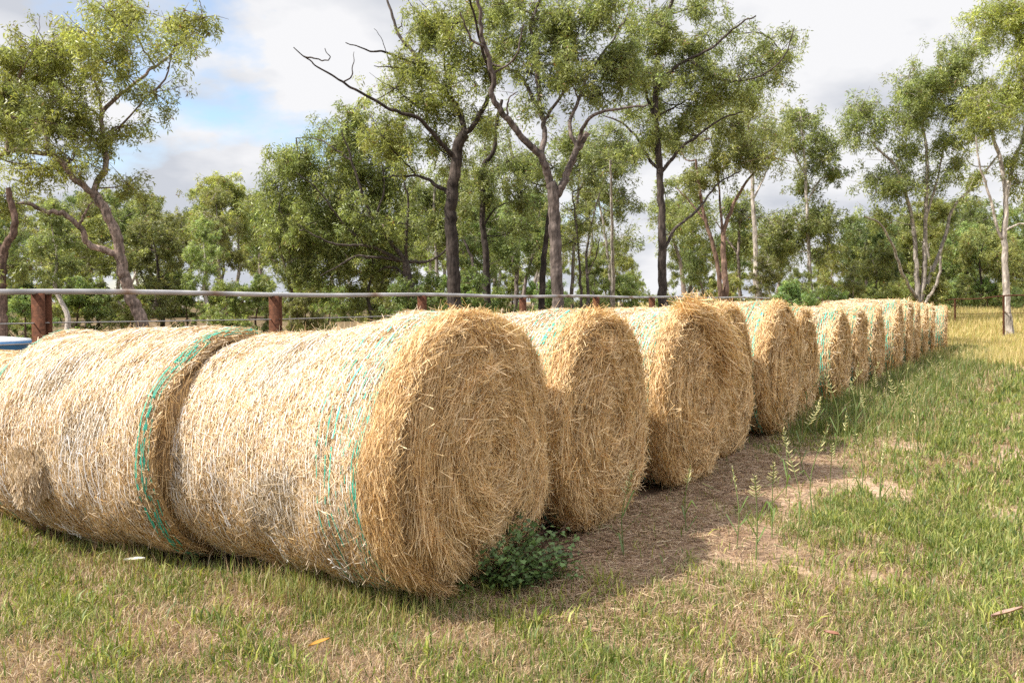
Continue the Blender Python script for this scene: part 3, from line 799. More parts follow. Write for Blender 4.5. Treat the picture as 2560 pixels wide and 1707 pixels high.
# straight ironbark right of centre
photo_tree('tall straight dark trunk behind the bale with the tuft, limbs spreading high', 27,
    [([(1660, 800), (1656, 736), (1654, 547), (1650, 448), (1648, 398), (1640, 299), (1638, 224), (1645, 140), (1663, 50), (1690, -20)], 26, 7),
     ([(1648, 420), (1628, 408), (1588, 338), (1548, 304), (1508, 289)], 9, 3), ([(1652, 440), (1678, 400), (1702, 370), (1747, 338), (1800, 299), (1860, 280)], 10, 3),
     ([(1638, 235), (1660, 195), (1712, 154), (1780, 120), (1850, 60), (1890, 40)], 10, 3), ([(1668, 627), (1687, 572), (1742, 527), (1797, 458), (1850, 430)], 9, 3),
     ([(1640, 290), (1610, 220), (1590, 140), (1570, 60)], 9, 3), ([(1712, 154), (1800, 200), (1900, 190), (1960, 140), (1985, 70)], 8, 2), ([(1645, 300), (1700, 260), (1740, 240)], 6, 2)],
    [(1650, 40, 100, 55), (1590, 130, 75, 65), (1720, 100, 80, 65), (1790, 175, 90, 60), (1700, 240, 80, 45), (1880, 190, 70, 40), (1960, 95, 42, 45), (1760, 35, 50, 50), (1555, 205, 50, 40), (1930, 150, 45, 35), (1600, 280, 50, 30), (1840, 110, 40, 40), (1960, 190, 50, 25), (1680, 190, 80, 45), (1620, 70, 70, 50), (1560, 250, 60, 40), (1700, 320, 80, 45), (1770, 260, 80, 40), (1620, 335, 50, 35), (1850, 240, 70, 35)],
    DARK * 1.25, 108, cr=0.76, dens=1.2, tint=(1.0, 1.0, 0.95))
photo_tree('two reddish brown trunks rising together, right of the tall straight dark trunk', 32,
    [([(1806, 790), (1802, 740), (1790, 640), (1765, 560), (1750, 480), (1740, 400)], 15, 5), ([(1820, 790), (1815, 740), (1808, 600), (1830, 520), (1870, 450), (1900, 420)], 19, 4), ([(1808, 610), (1800, 500), (1790, 400)], 8, 3), ([(1765, 560), (1720, 500), (1690, 470)], 6, 2)],
    [(1760, 360, 100, 60), (1840, 400, 90, 60, 0.9), (1730, 440, 60, 45), (1880, 330, 60, 45), (1790, 300, 90, 40), (1930, 420, 50, 40, 0.9)],
    RED * 1.3, 109, cr=0.85, dens=1.25, L=0.145, Wd=0.032, tint=(1.05, 0.98, 0.95))
photo_tree('slender smooth white trunk standing alone behind the fifth bale', 36,
    [([(1899, 780), (1894, 736), (1887, 597), (1882, 498), (1878, 400), (1870, 300)], 15, 6), ([(1882, 498), (1920, 420), (1940, 350)], 6, 2), ([(1880, 440), (1850, 380), (1840, 320)], 5, 2)],
    [(1880, 300, 60, 60), (1930, 330, 40, 50), (1850, 360, 40, 40), (1890, 250, 40, 30)], PALE * 0.9, 110, cr=0.85, dens=1.1, L=0.155, Wd=0.034)
photo_tree('narrow pale gum alone at the edge of the gap of sky, right of centre', 40,
    [([(2036, 780), (2028, 736), (2021, 597), (2016, 498), (2013, 423), (2005, 330), (2000, 280)], 12, 4), ([(2016, 498), (2050, 450), (2080, 440)], 5, 2), ([(2013, 430), (1985, 380), (1975, 340)], 5, 2), ([(2021, 597), (1980, 550), (1960, 540)], 4, 2)],
    [(2015, 290, 50, 45), (1990, 345, 70, 45), (2010, 400, 60, 40, 0.85), (2085, 435, 40, 22), (2040, 360, 35, 30), (1995, 540, 60, 50, 0.75), (1960, 590, 55, 50, 0.75), (2060, 540, 40, 50, 1.1), (2030, 480, 30, 25), (2060, 620, 50, 50, 0.9)],
    PALE * 0.75, 111, cr=0.9, dens=1.25, L=0.17, Wd=0.04)
photo_tree('pair of thin dark saplings between the forked grey gum and the white poles', 27,
    [([(1456, 790), (1453, 740), (1447, 640), (1440, 560), (1432, 480)], 9, 3), ([(1472, 790), (1470, 740), (1466, 640), (1478, 560), (1500, 480)], 10, 3), ([(1470, 690), (1490, 640), (1500, 590)], 4, 2)],
    [(1440, 520, 30, 45, 0.85), (1490, 450, 50, 50, 0.8), (1480, 560, 40, 40, 0.85), (1430, 600, 20, 20)], DARK * 1.3, 112, cr=0.65, dens=1.0, nleaf=800)
photo_tree('twin slim white trunks between the thin saplings and the tall straight trunk', 36,
    [([(1531, 790), (1529, 740), (1520, 640), (1508, 560), (1490, 470)], 10, 4), ([(1536, 790), (1533, 720), (1530, 600), (1528, 480), (1526, 400)], 11, 4)],
    [(1530, 400, 60, 45, 0.85), (1560, 450, 45, 45, 0.8), (1500, 500, 45, 35, 0.9), (1560, 540, 45, 40, 0.9), (1590, 600, 40, 40)], PALE * 0.75, 113, cr=0.8, dens=1.0, L=0.155, Wd=0.034)
photo_tree('tall pale stemmed gum between the black barked tree and the forked grey gum', 37,
    [([(1288, 800), (1290, 740), (1296, 620), (1300, 500), (1290, 420), (1270, 340)], 13, 5), ([(1300, 520), (1250, 440), (1220, 390)], 6, 2), ([(1298, 560), (1340, 470), (1350, 400)], 6, 2)],
    [(1250, 420, 75, 70), (1310, 390, 60, 60, 1.05), (1180, 430, 50, 60), (1290, 500, 75, 55), (1230, 550, 60, 50, 0.9), (1330, 570, 40, 50, 0.9), (1180, 540, 40, 50, 0.9), (1280, 620, 50, 40, 0.85)],
    GREY, 120, cr=0.9, dens=1.2, L=0.16, Wd=0.036)
photo_tree('grey gum behind the V fork of the forked grey gum, crown in its gap', 38,
    [([(1432, 800), (1430, 740), (1436, 600), (1446, 480), (1450, 380)], 11, 5), ([(1446, 480), (1490, 400), (1500, 340)], 6, 2)],
    [(1450, 360, 65, 55, 0.95), (1510, 340, 55, 50, 0.9), (1480, 420, 60, 45, 0.85), (1400, 340, 40, 40), (1560, 370, 45, 45, 0.85), (1420, 440, 35, 30)],
    GREY, 121, cr=0.9, dens=1.15, L=0.16, Wd=0.036)
photo_tree('grey stemmed gum behind the broad bushy tree and the black barked tree', 40,
    [([(1098, 800), (1095, 740), (1090, 620), (1085, 520), (1090, 440)], 11, 5), ([(1088, 560), (1050, 500), (1030, 460)], 6, 2)],
    [(1090, 440, 60, 50), (1080, 520, 70, 55), (1050, 460, 55, 50), (1110, 590, 55, 50, 0.9), (1040, 560, 50, 50)],
    PALE * 0.6, 122, cr=0.95, dens=1.2, L=0.17, Wd=0.038)
photo_tree('leafy gum behind the two reddish trunks, dark lower crown', 44,
    [([(1852, 790), (1850, 740), (1846, 640), (1850, 540)], 10, 5), ([(1848, 640), (1800, 570), (1780, 530)], 6, 2)],
    [(1790, 530, 60, 45, 0.85), (1860, 520, 60, 50, 0.8), (1920, 560, 50, 50, 0.75), (1840, 600, 60, 50, 0.85), (1720, 560, 45, 45), (1920, 640, 50, 50, 0.85)],
    GREY, 123, cr=1.0, dens=1.2, L=0.19, Wd=0.042)
# group at the right
photo_tree('clump of pale gum stems with a high domed crown behind the far bales', 38,
    [([(2300, 790), (2296, 755), (2292, 697), (2284, 572), (2262, 473), (2237, 413), (2190, 370)], 14, 5), ([(2310, 760), (2309, 697), (2314, 547), (2317, 448), (2317, 383), (2300, 280)], 13, 5),
     ([(2322, 760), (2327, 687), (2362, 597), (2381, 522), (2436, 463), (2496, 388)], 11, 4), ([(2314, 547), (2345, 440), (2360, 360)], 7, 3), ([(2262, 760), (2258, 690), (2235, 620), (2200, 560), (2160, 540)], 10, 3), ([(2338, 770), (2345, 700), (2352, 640)], 9, 5)],
    [(2270, 200, 95, 65), (2210, 290, 70, 55), (2140, 335, 40, 22), (2175, 260, 35, 35), (2330, 280, 95, 65, 0.9), (2370, 170, 95, 65), (2260, 460, 55, 50, 0.85), (2195, 430, 30, 30), (2190, 550, 40, 25), (2390, 380, 75, 60, 0.9), (2450, 130, 70, 60), (2300, 390, 70, 40, 0.9), (2430, 270, 60, 60, 0.95), (2220, 490, 35, 35), (2340, 480, 40, 40, 0.85)],
    PALE * 0.62, 114, cr=0.98, dens=1.4, L=0.16, Wd=0.036, tint=(1.0, 1.02, 0.95))
photo_tree('big white barked gum at the right, bright yellow green crown', 33,
    [([(2522, 810), (2518, 761), (2511, 597), (2516, 498), (2501, 398), (2481, 338), (2470, 250)], 19, 6), ([(2516, 498), (2536, 398), (2556, 348), (2570, 260), (2550, 150)], 11, 4),
     ([(2511, 597), (2496, 582), (2476, 498), (2451, 423), (2440, 340)], 8, 3), ([(2511, 570), (2545, 560), (2580, 565)], 6, 3)],
    [(2510, 90, 80, 85, 1.25), (2545, 210, 60, 65, 1.3), (2490, 260, 60, 55), (2535, 30, 55, 40, 1.4), (2455, 330, 50, 45, 0.95), (2540, 420, 45, 45, 0.9), (2590, 120, 60, 100, 1.3), (2590, 320, 50, 80), (2420, 420, 40, 35, 0.9)],
    PALE * 0.8, 115, cr=0.88, dens=1.45, L=0.155, Wd=0.034, tint=(1.15, 1.12, 0.85))

# ------------------------------------------------------------------ the wood behind: one builder per kind, then copies
def wood_tree(name, seed, H, spread, bark, cb=0.4, ncl=16, cr=0.9, nleaf=400, L=0.27, Wd=0.07, tint=(1, 1, 1), lean=0.06):
    r = np.random.default_rng(seed)
    root = empty(name, (0, 0, 0))
    wood, leaf = MB(), MB()
    top = np.array([r.normal(0, lean * H), r.normal(0, lean * H), H * 0.86])
    P = [np.array([0, 0, -0.2])] + [top * u + np.append(r.normal(0, 0.02 * H, 2), 0) for u in (0.2, 0.45, 0.7, 1.0)]
    C = catmull(P, 16)
    tube(wood, C, np.linspace(0.022 * H, 0.03, 16), 7, bark)
    A = C[5:]
    cl = []
    for k in range(ncl):
        z = H * (cb + (1 - cb) * r.random() ** 0.8)
        f = math.sin(math.pi * min(1, max(0.06, (z / H - cb + 0.12) / (1.16 - cb)))) ** 0.6
        a = r.uniform(0, 6.28); q = spread * f * math.sqrt(r.random())
        ax = top[:2] * (z / H)
        cl.append(np.array([ax[0] + q * math.cos(a), ax[1] + q * math.sin(a), z]))
    for c in sorted(cl, key=lambda c: np.min(np.linalg.norm(A - c, axis=1))):
        dv_ = A - c
        s = A[np.argmin(np.linalg.norm(dv_, axis=1) + 1.2 * np.maximum(dv_[:, 2] + 0.3, 0))]
        ln = np.linalg.norm(c - s)
        B = catmull([s, s * 0.55 + c * 0.45 + r.normal(0, 0.08 * ln, 3), c], 6)
        tube(wood, B, np.linspace(0.02 + 0.014 * min(ln, 4), 0.012, 6), 4, bark * 0.9)
        A = np.concatenate([A, B[2:]])
        clump(leaf, wood, r, c, cr * r.uniform(0.7, 1.3), int(nleaf * r.uniform(0.7, 1.3)), L, Wd, tint, bark * 0.9, 0.7, 5)
    wood.build('trunk', M['bark'], root, smooth=True)
    leaf.build('crown', M['leaf_far'], root)
    return root
KINDS = {
    'slim': [wood_tree('gum_tree', 201 + k, 9.0, 1.7, (PALE * 0.95, GREY * 1.3, PALE * 0.7, DARK * 1.6)[k], cb=0.42, ncl=26, cr=0.85, nleaf=430, L=0.22, Wd=0.055, tint=((1, 1.02, 1), (0.95, 1, 0.95), (1.1, 1.1, 0.9), (0.85, 0.92, 0.9))[k]) for k in range(4)],
    'bushy': [wood_tree('gum_tree', 211 + k, 7.0, 2.4, (GREY * 0.7, DARK * 1.4)[k], cb=0.22, ncl=38, cr=0.9, nleaf=480, L=0.22, Wd=0.055, tint=((1, 1.0, 0.95), (0.85, 0.9, 0.9))[k]) for k in range(2)],
    'shrub': [wood_tree('wattle_shrub', 221 + k, 3.4, 1.5, RED, cb=0.05, ncl=24, cr=0.62, nleaf=420, L=0.17, Wd=0.05, tint=((1.0, 1.02, 0.9), (0.85, 0.95, 0.9))[k]) for k in range(2)],
}
LAB = {'slim': 'slender gum tree in the open wood behind the fence', 'bushy': 'bushy full crowned gum in the wood behind the fence', 'shrub': 'low olive green shrub under the wood behind the fence'}
GRP = {'slim': 'slender gums in the wood', 'bushy': 'bushy gums in the wood', 'shrub': 'understorey shrubs'}
CAT = {'slim': 'tree', 'bushy': 'tree', 'shrub': 'shrub'}
used = set()
def plant(kind, k, px, Y, top_py):
    proto = KINDS[kind][k % len(KINDS[kind])]
    p = at(px, 755, Y); z = float(gz(p[0], Y))
    H = at(px, top_py, Y)[2] - z
    H0 = {'slim': 9.0, 'bushy': 7.0, 'shrub': 3.4}[kind]
    sc = max(0.25, H / H0)
    w = sc * random.uniform(0.85, 1.1) * (1.0 if sc < 1.15 else (1.15 / sc) ** 0.5)
    rz = random.uniform(0, 6.28)
    if proto.name not in used:
        used.add(proto.name); o = proto
        o.location = (p[0], Y, z); o.rotation_euler = (0, 0, rz); o.scale = (w, w, sc)
    else:
        o = dup(proto, (p[0], Y, z), rz, (w, w, sc))
    tag(o, LAB[kind], CAT[kind], GRP[kind])
# skyline of the far wood in the photograph: (px, py of the tops)
SKX = [-150, 0, 200, 330, 430, 520, 600, 660, 760, 1000, 1150, 1300, 1420, 1500, 1600, 1650, 1720, 1850, 1960, 2060, 2110, 2180, 2300, 2450, 2560, 2720]
SKY_ = [470, 470, 480, 450, 500, 470, 480, 500, 480, 480, 460, 460, 540, 590, 640, 640, 580, 560, 570, 610, 590, 560, 500, 480, 470, 450]
random.seed(21)
for row, (Y0, n, dy) in enumerate(((34, 18, 0), (45, 24, 0), (59, 28, 10), (78, 30, 20))):
    for k in range(n):
        px = -140 + (k + random.uniform(0.1, 0.9)) * 2860 / n
        tp = float(np.interp(px, SKX, SKY_)) + random.uniform(-10, 70) + dy * 0.5 + (25 if row == 0 else 0)
        if 1575 < px < 1640 and row < 3: continue
        if px > 2180 and row < 2 and (row == 0 or px > 2400): continue
        kind = 'slim' if random.random() < (0.90 if px < 2100 else 0.7) else 'bushy'
        plant(kind, random.randrange(4), px, Y0 + random.uniform(-4, 5), min(tp, 690))
for k in range(70):
    px = -100 + (k + random.uniform(0, 1)) * 2750 / 70
    plant('shrub', random.randrange(2), px, random.uniform(25, 58) + (14 if px > 2250 else 0), random.uniform(672, 748))

for k in range(20):     # thicker wood at the right
    plant('bushy' if k % 3 else 'slim', random.randrange(4), 2120 + (k + random.random()) * 30, random.uniform(47, 66), random.uniform(500, 640))
for k in range(16):
    plant('shrub', random.randrange(2), 2180 + (k + random.random()) * 30, random.uniform(44, 58), random.uniform(690, 735))
for k in range(12):     # pale poles standing through the wood at the left and centre
    plant('slim', (0, 2, 1)[k % 3], (70, 160, 330, 440, 560, 650, 760, 860, 1060, 1180, 1480, 1720)[k] + random.uniform(-15, 15), random.uniform(38, 56), random.uniform(440, 560))
# ------------------------------------------------------------------ grass
def blades(mb, r, x, y, h, w, col, bendk=0.6, flat=0.0):
    """curved tapering blades: base pair, mid pair, tip"""
    n = len(x)
    a = r.uniform(0, 2 * np.pi, n)
    out = np.stack([np.cos(a), np.sin(a), 0 * a], -1)
    lean = np.abs(r.normal(0, bendk, n)) + flat
    up = np.array([0, 0, 1.0])
    z = gz(x, y) - 0.006
    B = np.stack([x, y, z], -1)
    d1 = norm(up + out * (lean * 0.5)[:, None]); d2 = norm(up * 0.9 + out * (lean * 1.6)[:, None] + np.array([0, 0, -0.25]) * lean[:, None])
    m = B + d1 * (h * 0.55)[:, None]; t = m + d2 * (h * 0.5)[:, None]
    zt = gz(t[:, 0], t[:, 1]) + 0.004; t[:, 2] = np.maximum(t[:, 2], zt)
    m[:, 2] = np.maximum(m[:, 2], gz(m[:, 0], m[:, 1]) + 0.003)
    sd = np.stack([-np.sin(a), np.cos(a), 0 * a], -1) + 0.5 * r.standard_normal((n, 3)); sd = norm(sd)
    s0 = sd * (w * 0.5)[:, None]
    V = np.stack([B - s0, B + s0, m + s0 * 0.85, m - s0 * 0.85, t], 1).reshape(-1, 3)
    k = np.arange(n)[:, None] * 5
    mb.add(V, [np.concatenate([k, k + 1, k + 2, k + 3], 1), np.concatenate([k + 3, k + 2, k + 4], 1)], np.repeat(col, 5, 0))
GREENS = np.array([[0.19, 0.23, 0.055], [0.13, 0.18, 0.045], [0.27, 0.29, 0.085], [0.33, 0.33, 0.13], [0.09, 0.135, 0.04]])
DRIES = np.array([[0.44, 0.325, 0.20], [0.33, 0.22, 0.13], [0.52, 0.42, 0.27], [0.24, 0.145, 0.085], [0.38, 0.26, 0.175]])
def scatter(r, n, y0, y1, xl=0.60, xr=0.60):
    y = np.sqrt(r.uniform(y0 ** 2, y1 ** 2, n)); x = r.uniform(-xl, xr, n) * y
    return x, y
def clumped(r, n, y0, y1, per=9, sig=0.045):
    cx, cy = scatter(r, n // per, y0, y1)
    x = np.repeat(cx, per) + r.normal(0, sig, len(cx) * per); y = np.repeat(cy, per) + r.normal(0, sig, len(cx) * per)
    return x, y
def visible(x, y):
    b, g, s, ss, o = zones(x, y)
    return (o > -0.35) | (ss < -0.9) | ((o > -6) & (ss < -0.45))
gr = np.random.default_rng(77)
gb = MB()
for (n, y0, y1, hk, wk) in ((230000, 3.4, 7.2, 1.0, 1.0), (190000, 7.2, 13, 1.25, 1.5), (120000, 13, 27, 1.6, 3.0)):
    # dry thatch
    x, y = clumped(gr, int(n * 0.55), y0, y1, 8, 0.06)
    b, g, sd, ss, o = zones(x, y)
    k = visible(x, y) & (gr.random(len(x)) < (1 - 0.85 * b) * (1 - 0.8 * sd) * (1.05 - 0.5 * g))
    x, y = x[k], y[k]; m = len(x)
    blades(gb, gr, x, y, gr.uniform(0.03, 0.085, m) * hk, 0.0034 * wk * gr.uniform(0.6, 1.5, m), pal(m, DRIES, [3, 3, 2, 2, 3], gr, 0.15), 0.9, 0.7)
    # green blades
    x, y = clumped(gr, int(n * 0.55), y0, y1, 12, 0.035)
    b, g, sd, ss, o = zones(x, y)
    k = visible(x, y) & (gr.random(len(x)) < (1 - 0.97 * b) * (1 - 0.85 * sd) * np.clip(1.6 * g - 0.22, 0.08, 1))
    x, y, g, o, ss = x[k], y[k], g[k], o[k], ss[k]; m = len(x)
    lush = sstep(1.0, 2.0, o) * sstep(1.0, 2.0, ss)
    blades(gb, gr, x, y, gr.uniform(0.03, 0.085, m) * hk * (1 + 0.25 * lush), 0.0052 * wk * gr.uniform(0.5, 1.6, m) * (1 + 0.7 * lush), pal(m, GREENS, [3, 3, 3, 2, 2], gr, 0.18), 0.55)
# broad bladed tufts
for (n, y0, y1, wk) in ((30000, 3.4, 7.5, 1.0), (34000, 7.5, 15, 1.35), (14000, 15, 24, 2.0)):
    x, y = clumped(gr, n, y0, y1, 10, 0.035)
    b, g, sd, ss, o = zones(x, y)
    tz_ = np.sin(x * 3.7 + 1) * np.sin(y * 3.1 - x) + 0.6 * np.sin(x * 8.3 + y * 5.9)
    k = visible(x, y) & (gr.random(len(x)) < (1 - 0.95 * b) * (1 - 0.8 * sd) * np.clip(0.34 + 0.8 * tz_ + 0.35 * sstep(0.8, 2.0, o) * sstep(0, 2, ss), 0.04, 1))
    x, y, o = x[k], y[k], o[k]; m = len(x)
    blades(gb, gr, x, y, gr.uniform(0.045, 0.13, m), 0.0085 * wk * gr.uniform(0.5, 1.4, m), pal(m, GREENS * np.array([1.08, 1.05, 0.8]), [3, 3, 4, 2, 2], gr, 0.2), 0.75, 0.15)
# fringe of longer grass at the foot of the two front bales
n = 9000
u = gr.uniform(-0.2, 3.6, n); q = np.abs(gr.normal(0, 0.20, n))
kk = gr.random(n) < np.clip(0.35 + 0.8 * np.sin(u * 2.6 + 0.4) * np.sin(u * 1.1 + 1), 0.06, 1)
u, q = u[kk], q[kk]; m = len(u)
bp_ = P1[None] - dA[None] * (u + 0.05)[:, None] + np.array([dA[1], -dA[0]])[None] * (0.34 + q)[:, None]
blades(gb, gr, bp_[:, 0], bp_[:, 1], gr.uniform(0.06, 0.21, m) * np.exp(-q * 1.2), 0.0042 * gr.uniform(0.6, 1.5, m), np.where((gr.random(m) < 0.6)[:, None], pal(m, GREENS * 1.2, [3, 2, 3, 3, 1], gr), pal(m, DRIES, [3, 3, 2, 1, 2], gr)), 0.5)
grass = gb.build('grass', M['blade'])
tag(grass, 'short green and straw coloured grass covering the ground', 'grass', kind='stuff')
# long green grass along the shaded faces
lb = MB(); n = 52000
s = gr.uniform(6.0, 26, n); o = np.abs(gr.normal(0.0, 0.8, n)) + 0.02
kk = gr.random(n) < np.where(s < 7.2, sstep(5.8, 7.2, s), 1) * np.where(s > 19, 0.6, 1) * np.clip(0.55 + 0.6 * np.sin(s * 3.1 + 2 * o) * np.sin(o * 5.3 - s * 1.7 + 1) + 0.3 * np.sin(s * 8.3), 0.05, 1)
s, o = s[kk], o[kk]
p = P1[None] + AR[None] * s[:, None] + AX[None] * (o + 0.12)[:, None]; m = len(s)
wk = 1 + s / 9
blades(lb, gr, p[:, 0], p[:, 1], gr.uniform(0.12, 0.42, m) * np.exp(-o * 0.4), 0.0045 * wk * gr.uniform(0.6, 1.4, m), np.where((gr.random(m) < 0.14)[:, None], pal(m, DRIES, [3, 2, 3, 1, 2], gr), pal(m, GREENS * 0.85, [3, 4, 2, 2, 4], gr)), 0.5)
lg = lb.build('long_grass', M['blade'])
tag(lg, 'long green grass in the shade along the bale faces', 'grass', kind='stuff')
# dry golden grass of the far field
db = MB(); n = 90000
y = gr.uniform(21, 52, n); x = gr.uniform(0.33, 0.66, n) * y
m = n
blades(db, gr, x, y, gr.uniform(0.12, 0.34, m) * (1 + 0.8 * sstep(30, 42, y)), 0.020 * gr.uniform(0.5, 1.4, m) * y / 32, pal(m, np.array([[0.52, 0.42, 0.19], [0.44, 0.33, 0.15], [0.36, 0.34, 0.11], [0.58, 0.47, 0.25], [0.24, 0.27, 0.08]]), [3, 2, 2, 3, 1], gr), 0.35)
dg = db.build('dry_grass', M['blade'])
tag(dg, 'tall dry golden grass in the far field at the right', 'grass', kind='stuff')
# straw litter on the bare earth
sb = MB(); n = 26000
s = gr.uniform(-0.2, 7.2, n); o = np.abs(gr.normal(0, 0.75, n)) + 0.0
p = P1[None] + AR[None] * s[:, None] + AX[None] * o[:, None]
a = gr.uniform(0, 6.28, n)
d = norm(np.stack([np.cos(a), np.sin(a), gr.normal(0, 0.10, n)], -1))
c = np.stack([p[:, 0], p[:, 1], gz(p[:, 0], p[:, 1]) + gr.uniform(0.003, 0.02, n) + 0.012 * np.exp(-o * 3)], -1)
sd = norm(np.cross(d, np.array([0, 0, 1.0]) + 0.5 * gr.standard_normal((n, 3))))
ribbons(sb, c, d, sd, gr.uniform(0.02, 0.11, n), 0.0034 * gr.uniform(0.6, 1.5, n), pal(n, DRIES * 0.95, [3, 3, 1, 4, 4], gr))
sl_ = sb.build('straw_litter', M['straw'])
tag(sl_, 'loose brown straw scattered on the bare earth before the bales', 'straw', kind='stuff')

# ------------------------------------------------------------------ weed at the foot of the nearest bale
def ground_at(px, py):
    Y = 5.0
    for _ in range(30):
        q = at(px, py, Y); zz = float(gz(q[0], q[1]))
        Y *= (EYE - zz) / max(EYE - q[2], 1e-3) if q[2] < EYE else 1.0
    q = at(px, py, Y)
    return np.array([q[0], Y, float(gz(q[0], Y))])
def weed(px, py, spread, hgt, nst, label, seed):
    r = np.random.default_rng(seed)
    g0 = ground_at(px, py)
    root = empty('weed', tuple(g0))
    tag(root, label, 'weed', 'broad leaved weeds')
    st, lf = MB(), MB()
    for k in range(nst):
        a = r.uniform(0, 6.28); q = spread * math.sqrt(r.random()); h = hgt * (1 - 0.55 * q / spread) * r.uniform(0.5, 1.1)
        b0 = np.array([0.35 * q * math.cos(a), 0.25 * q * math.sin(a), 0]); tip = np.array([q * math.cos(a), 0.75 * q * math.sin(a), h])
        C = catmull([b0, (b0 + tip) / 2 + np.array([0, 0, 0.15 * h]) + r.normal(0, 0.02, 3), tip], 6)
        tube(st, C, np.linspace(0.004, 0.0018, 6), 4, np.array([0.12, 0.06, 0.045]))
        n = 22
        u = r.uniform(0.15, 1, n); c = C[np.clip((u * 5).astype(int), 0, 5)] + r.normal(0, 0.025, (n, 3))
        c[:, 2] = np.maximum(c[:, 2], 0.01)
        for q_ in range(n):
            nr = norm(np.array([0.4 * r.standard_normal(), 0.4 * r.standard_normal() - 0.3, 1.0])); t = norm(np.cross(nr, r.standard_normal(3))); s2 = np.cross(nr, t)
            R = r.uniform(0.012, 0.024)
            th = np.linspace(0, 2 * np.pi, 9)[:-1]; rr = R * (0.8 + 0.3 * np.cos(3 * th))
            Vv = c[q_] + rr[:, None] * (np.cos(th)[:, None] * t + 0.8 * np.sin(th)[:, None] * s2) + nr * (0.15 * rr * np.abs(np.sin(th)))[:, None]
            lf.add(Vv, np.arange(8)[None], np.array([0.080, 0.130, 0.036]) * r.uniform(0.6, 1.7))
    st.build('stem', M['weed'], root); lf.build('leaves', M['weed'], root)
weed(1215, 1450, 0.62, 0.56, 150, 'dark green broad leaved weed sprawling at the foot of the nearest bale', 61)
weed(1330, 1452, 0.30, 0.16, 22, 'low dark weed on the bare earth right of the taller weed', 62)
weed(1130, 1475, 0.22, 0.14, 14, 'small weed tucked under the rim of the nearest bale', 63)

# ------------------------------------------------------------------ seeding grass stalks
def stalk_mesh(seed, H):
    r = np.random.default_rng(seed); st, hd = MB(), MB()
    lx, ly = r.normal(0, 0.14, 2) * H
    C = catmull([np.zeros(3), np.array([lx * -0.3, ly * -0.3, 0.5 * H]), np.array([lx, ly, H])], 12)
    tube(st, C, np.linspace(0.0038, 0.0022, 12), 4, np.array([0.20, 0.25, 0.09]))
    for u in (0.08, 0.2, 0.34, 0.5):
        p = C[int(u * 11)]; a = r.uniform(0, 6.28); l = r.uniform(0.10, 0.2)
        o = np.array([math.cos(a), math.sin(a), 0.0])
        for w in (1,):
            s = np.array([-o[1], o[0], 0]) * 0.004
            m = p + o * l * 0.5 + np.array([0, 0, l * 0.55]); t = p + o * l + np.array([0, 0, l * 0.35])
            st.add([p - s, p + s, m + s, m - s, t], [np.array([[0, 1, 2, 3]]), np.array([[3, 2, 4]])], np.array([0.12, 0.18, 0.05]))
    a = r.uniform(0, 3.14); o = np.array([math.cos(a), math.sin(a), 0.0])
    for k in range(7):
        p = C[-1] + (C[-3] - C[-1]) * (k / 4.2)
        l = 0.010 + 0.0045 * k * r.uniform(0.5, 1.4)
        for sg in (-1, 1):
            if r.random() < 0.12: continue
            e = p + o * sg * l + np.array([0, 0, l * 0.75]) + r.normal(0, 0.004, 3)
            tube(hd, [p, (p + e) / 2 + np.array([0, 0, -0.002]), e], [0.0016, 0.0036, 0.0016], 4, np.array([0.58, 0.54, 0.30]) * r.uniform(0.7, 1.2))
    return st.mesh('stem', M['blade']), hd.mesh('seed_head', M['blade'])
STK = [stalk_mesh(300 + k, h) for k, h in enumerate((0.46, 0.55, 0.38, 0.62, 0.50))]
SPOTS = [(1842, 1372, 0), (1930, 1345, 2), (2035, 1322, 3), (2075, 1300, 1), (2150, 1262, 0), (2205, 1285, 4), (2110, 1215, 3), (2010, 1190, 1), (2240, 1190, 0), (2160, 1120, 4), (2235, 1098, 3), (2300, 1105, 1),
         (2330, 1062, 0), (2390, 1050, 3), (2215, 1060, 2), (2420, 1085, 1), (1965, 1240, 2), (2290, 1235, 4), (2370, 1200, 1), (1715, 1330, 2), (2120, 1370, 0), (2060, 1085, 3), (2120, 1060, 1), (2470, 1130, 4), (2265, 1020, 3), (2345, 1010, 1), (2180, 1010, 0), (2405, 990, 3), (1560, 1390, 2), (2200, 1330, 4), (2040, 1110, 2), (2085, 1140, 3), (2135, 1090, 0), (2185, 1075, 1), (2250, 1140, 3), (2280, 1060, 4), (2310, 1035, 0), (2360, 1030, 3), (2025, 1060, 1), (2225, 1030, 4), (2140, 1030, 3), (2385, 1110, 0), (1890, 1400, 2), (1990, 1375, 3), (2450, 1060, 0), (2300, 1150, 1)]
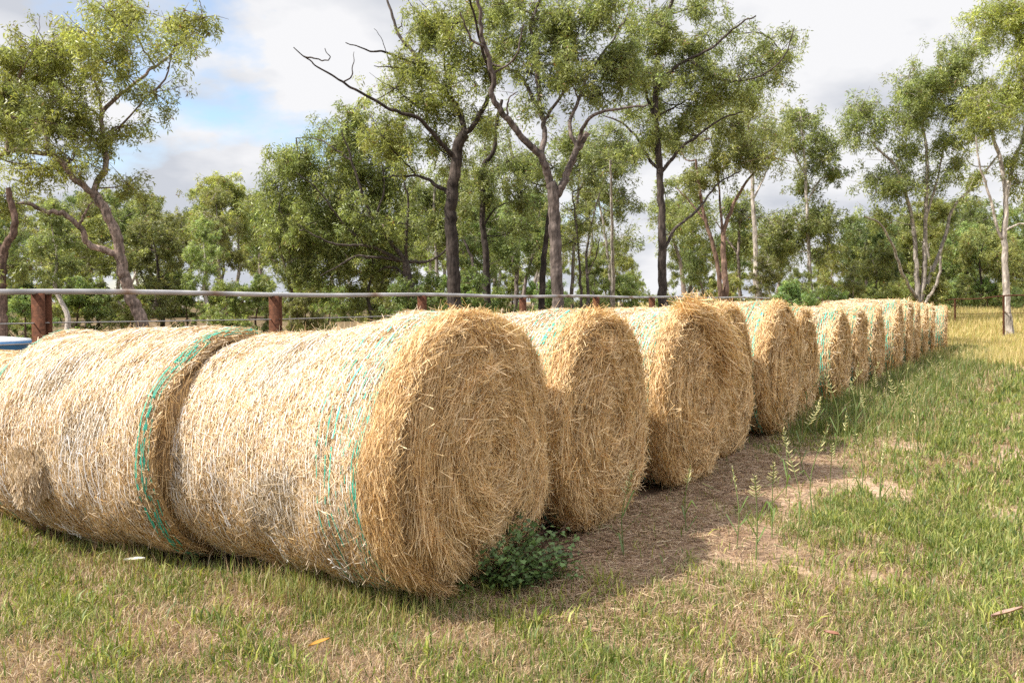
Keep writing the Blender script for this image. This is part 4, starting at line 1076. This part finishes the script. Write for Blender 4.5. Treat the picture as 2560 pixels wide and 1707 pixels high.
for k, (px, py, v) in enumerate(SPOTS):
    p = ground_at(px, py)
    root = empty('seeding_grass', tuple(p), random.uniform(0, 6.28)); sc = random.uniform(1.0, 1.45); root.scale = (sc,) * 3
    tag(root, 'thin green grass stalk with a chevron seed head, standing right of the bale faces', 'grass stalk', 'seeding grass stalks')
    for nm, me in zip(('stem', 'seed_head'), STK[v]):
        o = bpy.data.objects.new(nm, me); COL.objects.link(o); o.parent = root

# ------------------------------------------------------------------ fallen leaves and scrap
def fallen(name, px, py, ln, wd, rz, col, label, cat, curl=0.25):
    p = ground_at(px, py)
    nu, nv = 12, 5
    U, Vv = np.meshgrid(np.linspace(0, 1, nu), np.linspace(-1, 1, nv), indexing='ij')
    w = wd / 2 * np.sin(np.pi * np.clip(U, 0.02, 0.98)) ** 0.7
    X = (U - 0.5) * ln; Y = Vv * w + 0.12 * ln * np.sin(U * 2.4); Z = 0.065 + curl * wd * Vv ** 2 + 0.1 * ln * (U - 0.5) ** 2
    top = np.stack([X, Y, Z], -1).reshape(-1, 3); bot = top - np.array([0, 0, 0.0012])
    i = np.arange(nu - 1)[:, None] * nv + np.arange(nv - 1)[None]
    q = np.stack([i, i + 1, i + nv + 1, i + nv], -1).reshape(-1, 4)
    mb = MB().add(top, q, col).add(bot, q[:, ::-1], np.asarray(col) * 0.8)
    o = mb.build(name, M['weed'], loc=tuple(p)); o.rotation_euler = (random.uniform(-0.2, 0.2), random.uniform(-0.15, 0.15), rz)
    tag(o, label, cat)
fallen('fallen_leaf', 2530, 1568, 0.20, 0.045, 0.25, (0.42, 0.27, 0.21), 'long pinkish curled leaf lying at the right edge of the foreground', 'leaf')
fallen('fallen_leaf', 803, 1640, 0.10, 0.026, 0.45, (0.50, 0.27, 0.05), 'orange leaf lying in the foreground grass', 'leaf')
fallen('fallen_leaf', 2083, 1618, 0.085, 0.03, -1.1, (0.24, 0.11, 0.07), 'reddish brown leaf lying in the right foreground grass', 'leaf')
fallen('paper_scrap', 338, 1426, 0.12, 0.03, 0.1, (0.78, 0.76, 0.72), 'white scrap lying in the grass below the weathered bale', 'litter', 0.4)
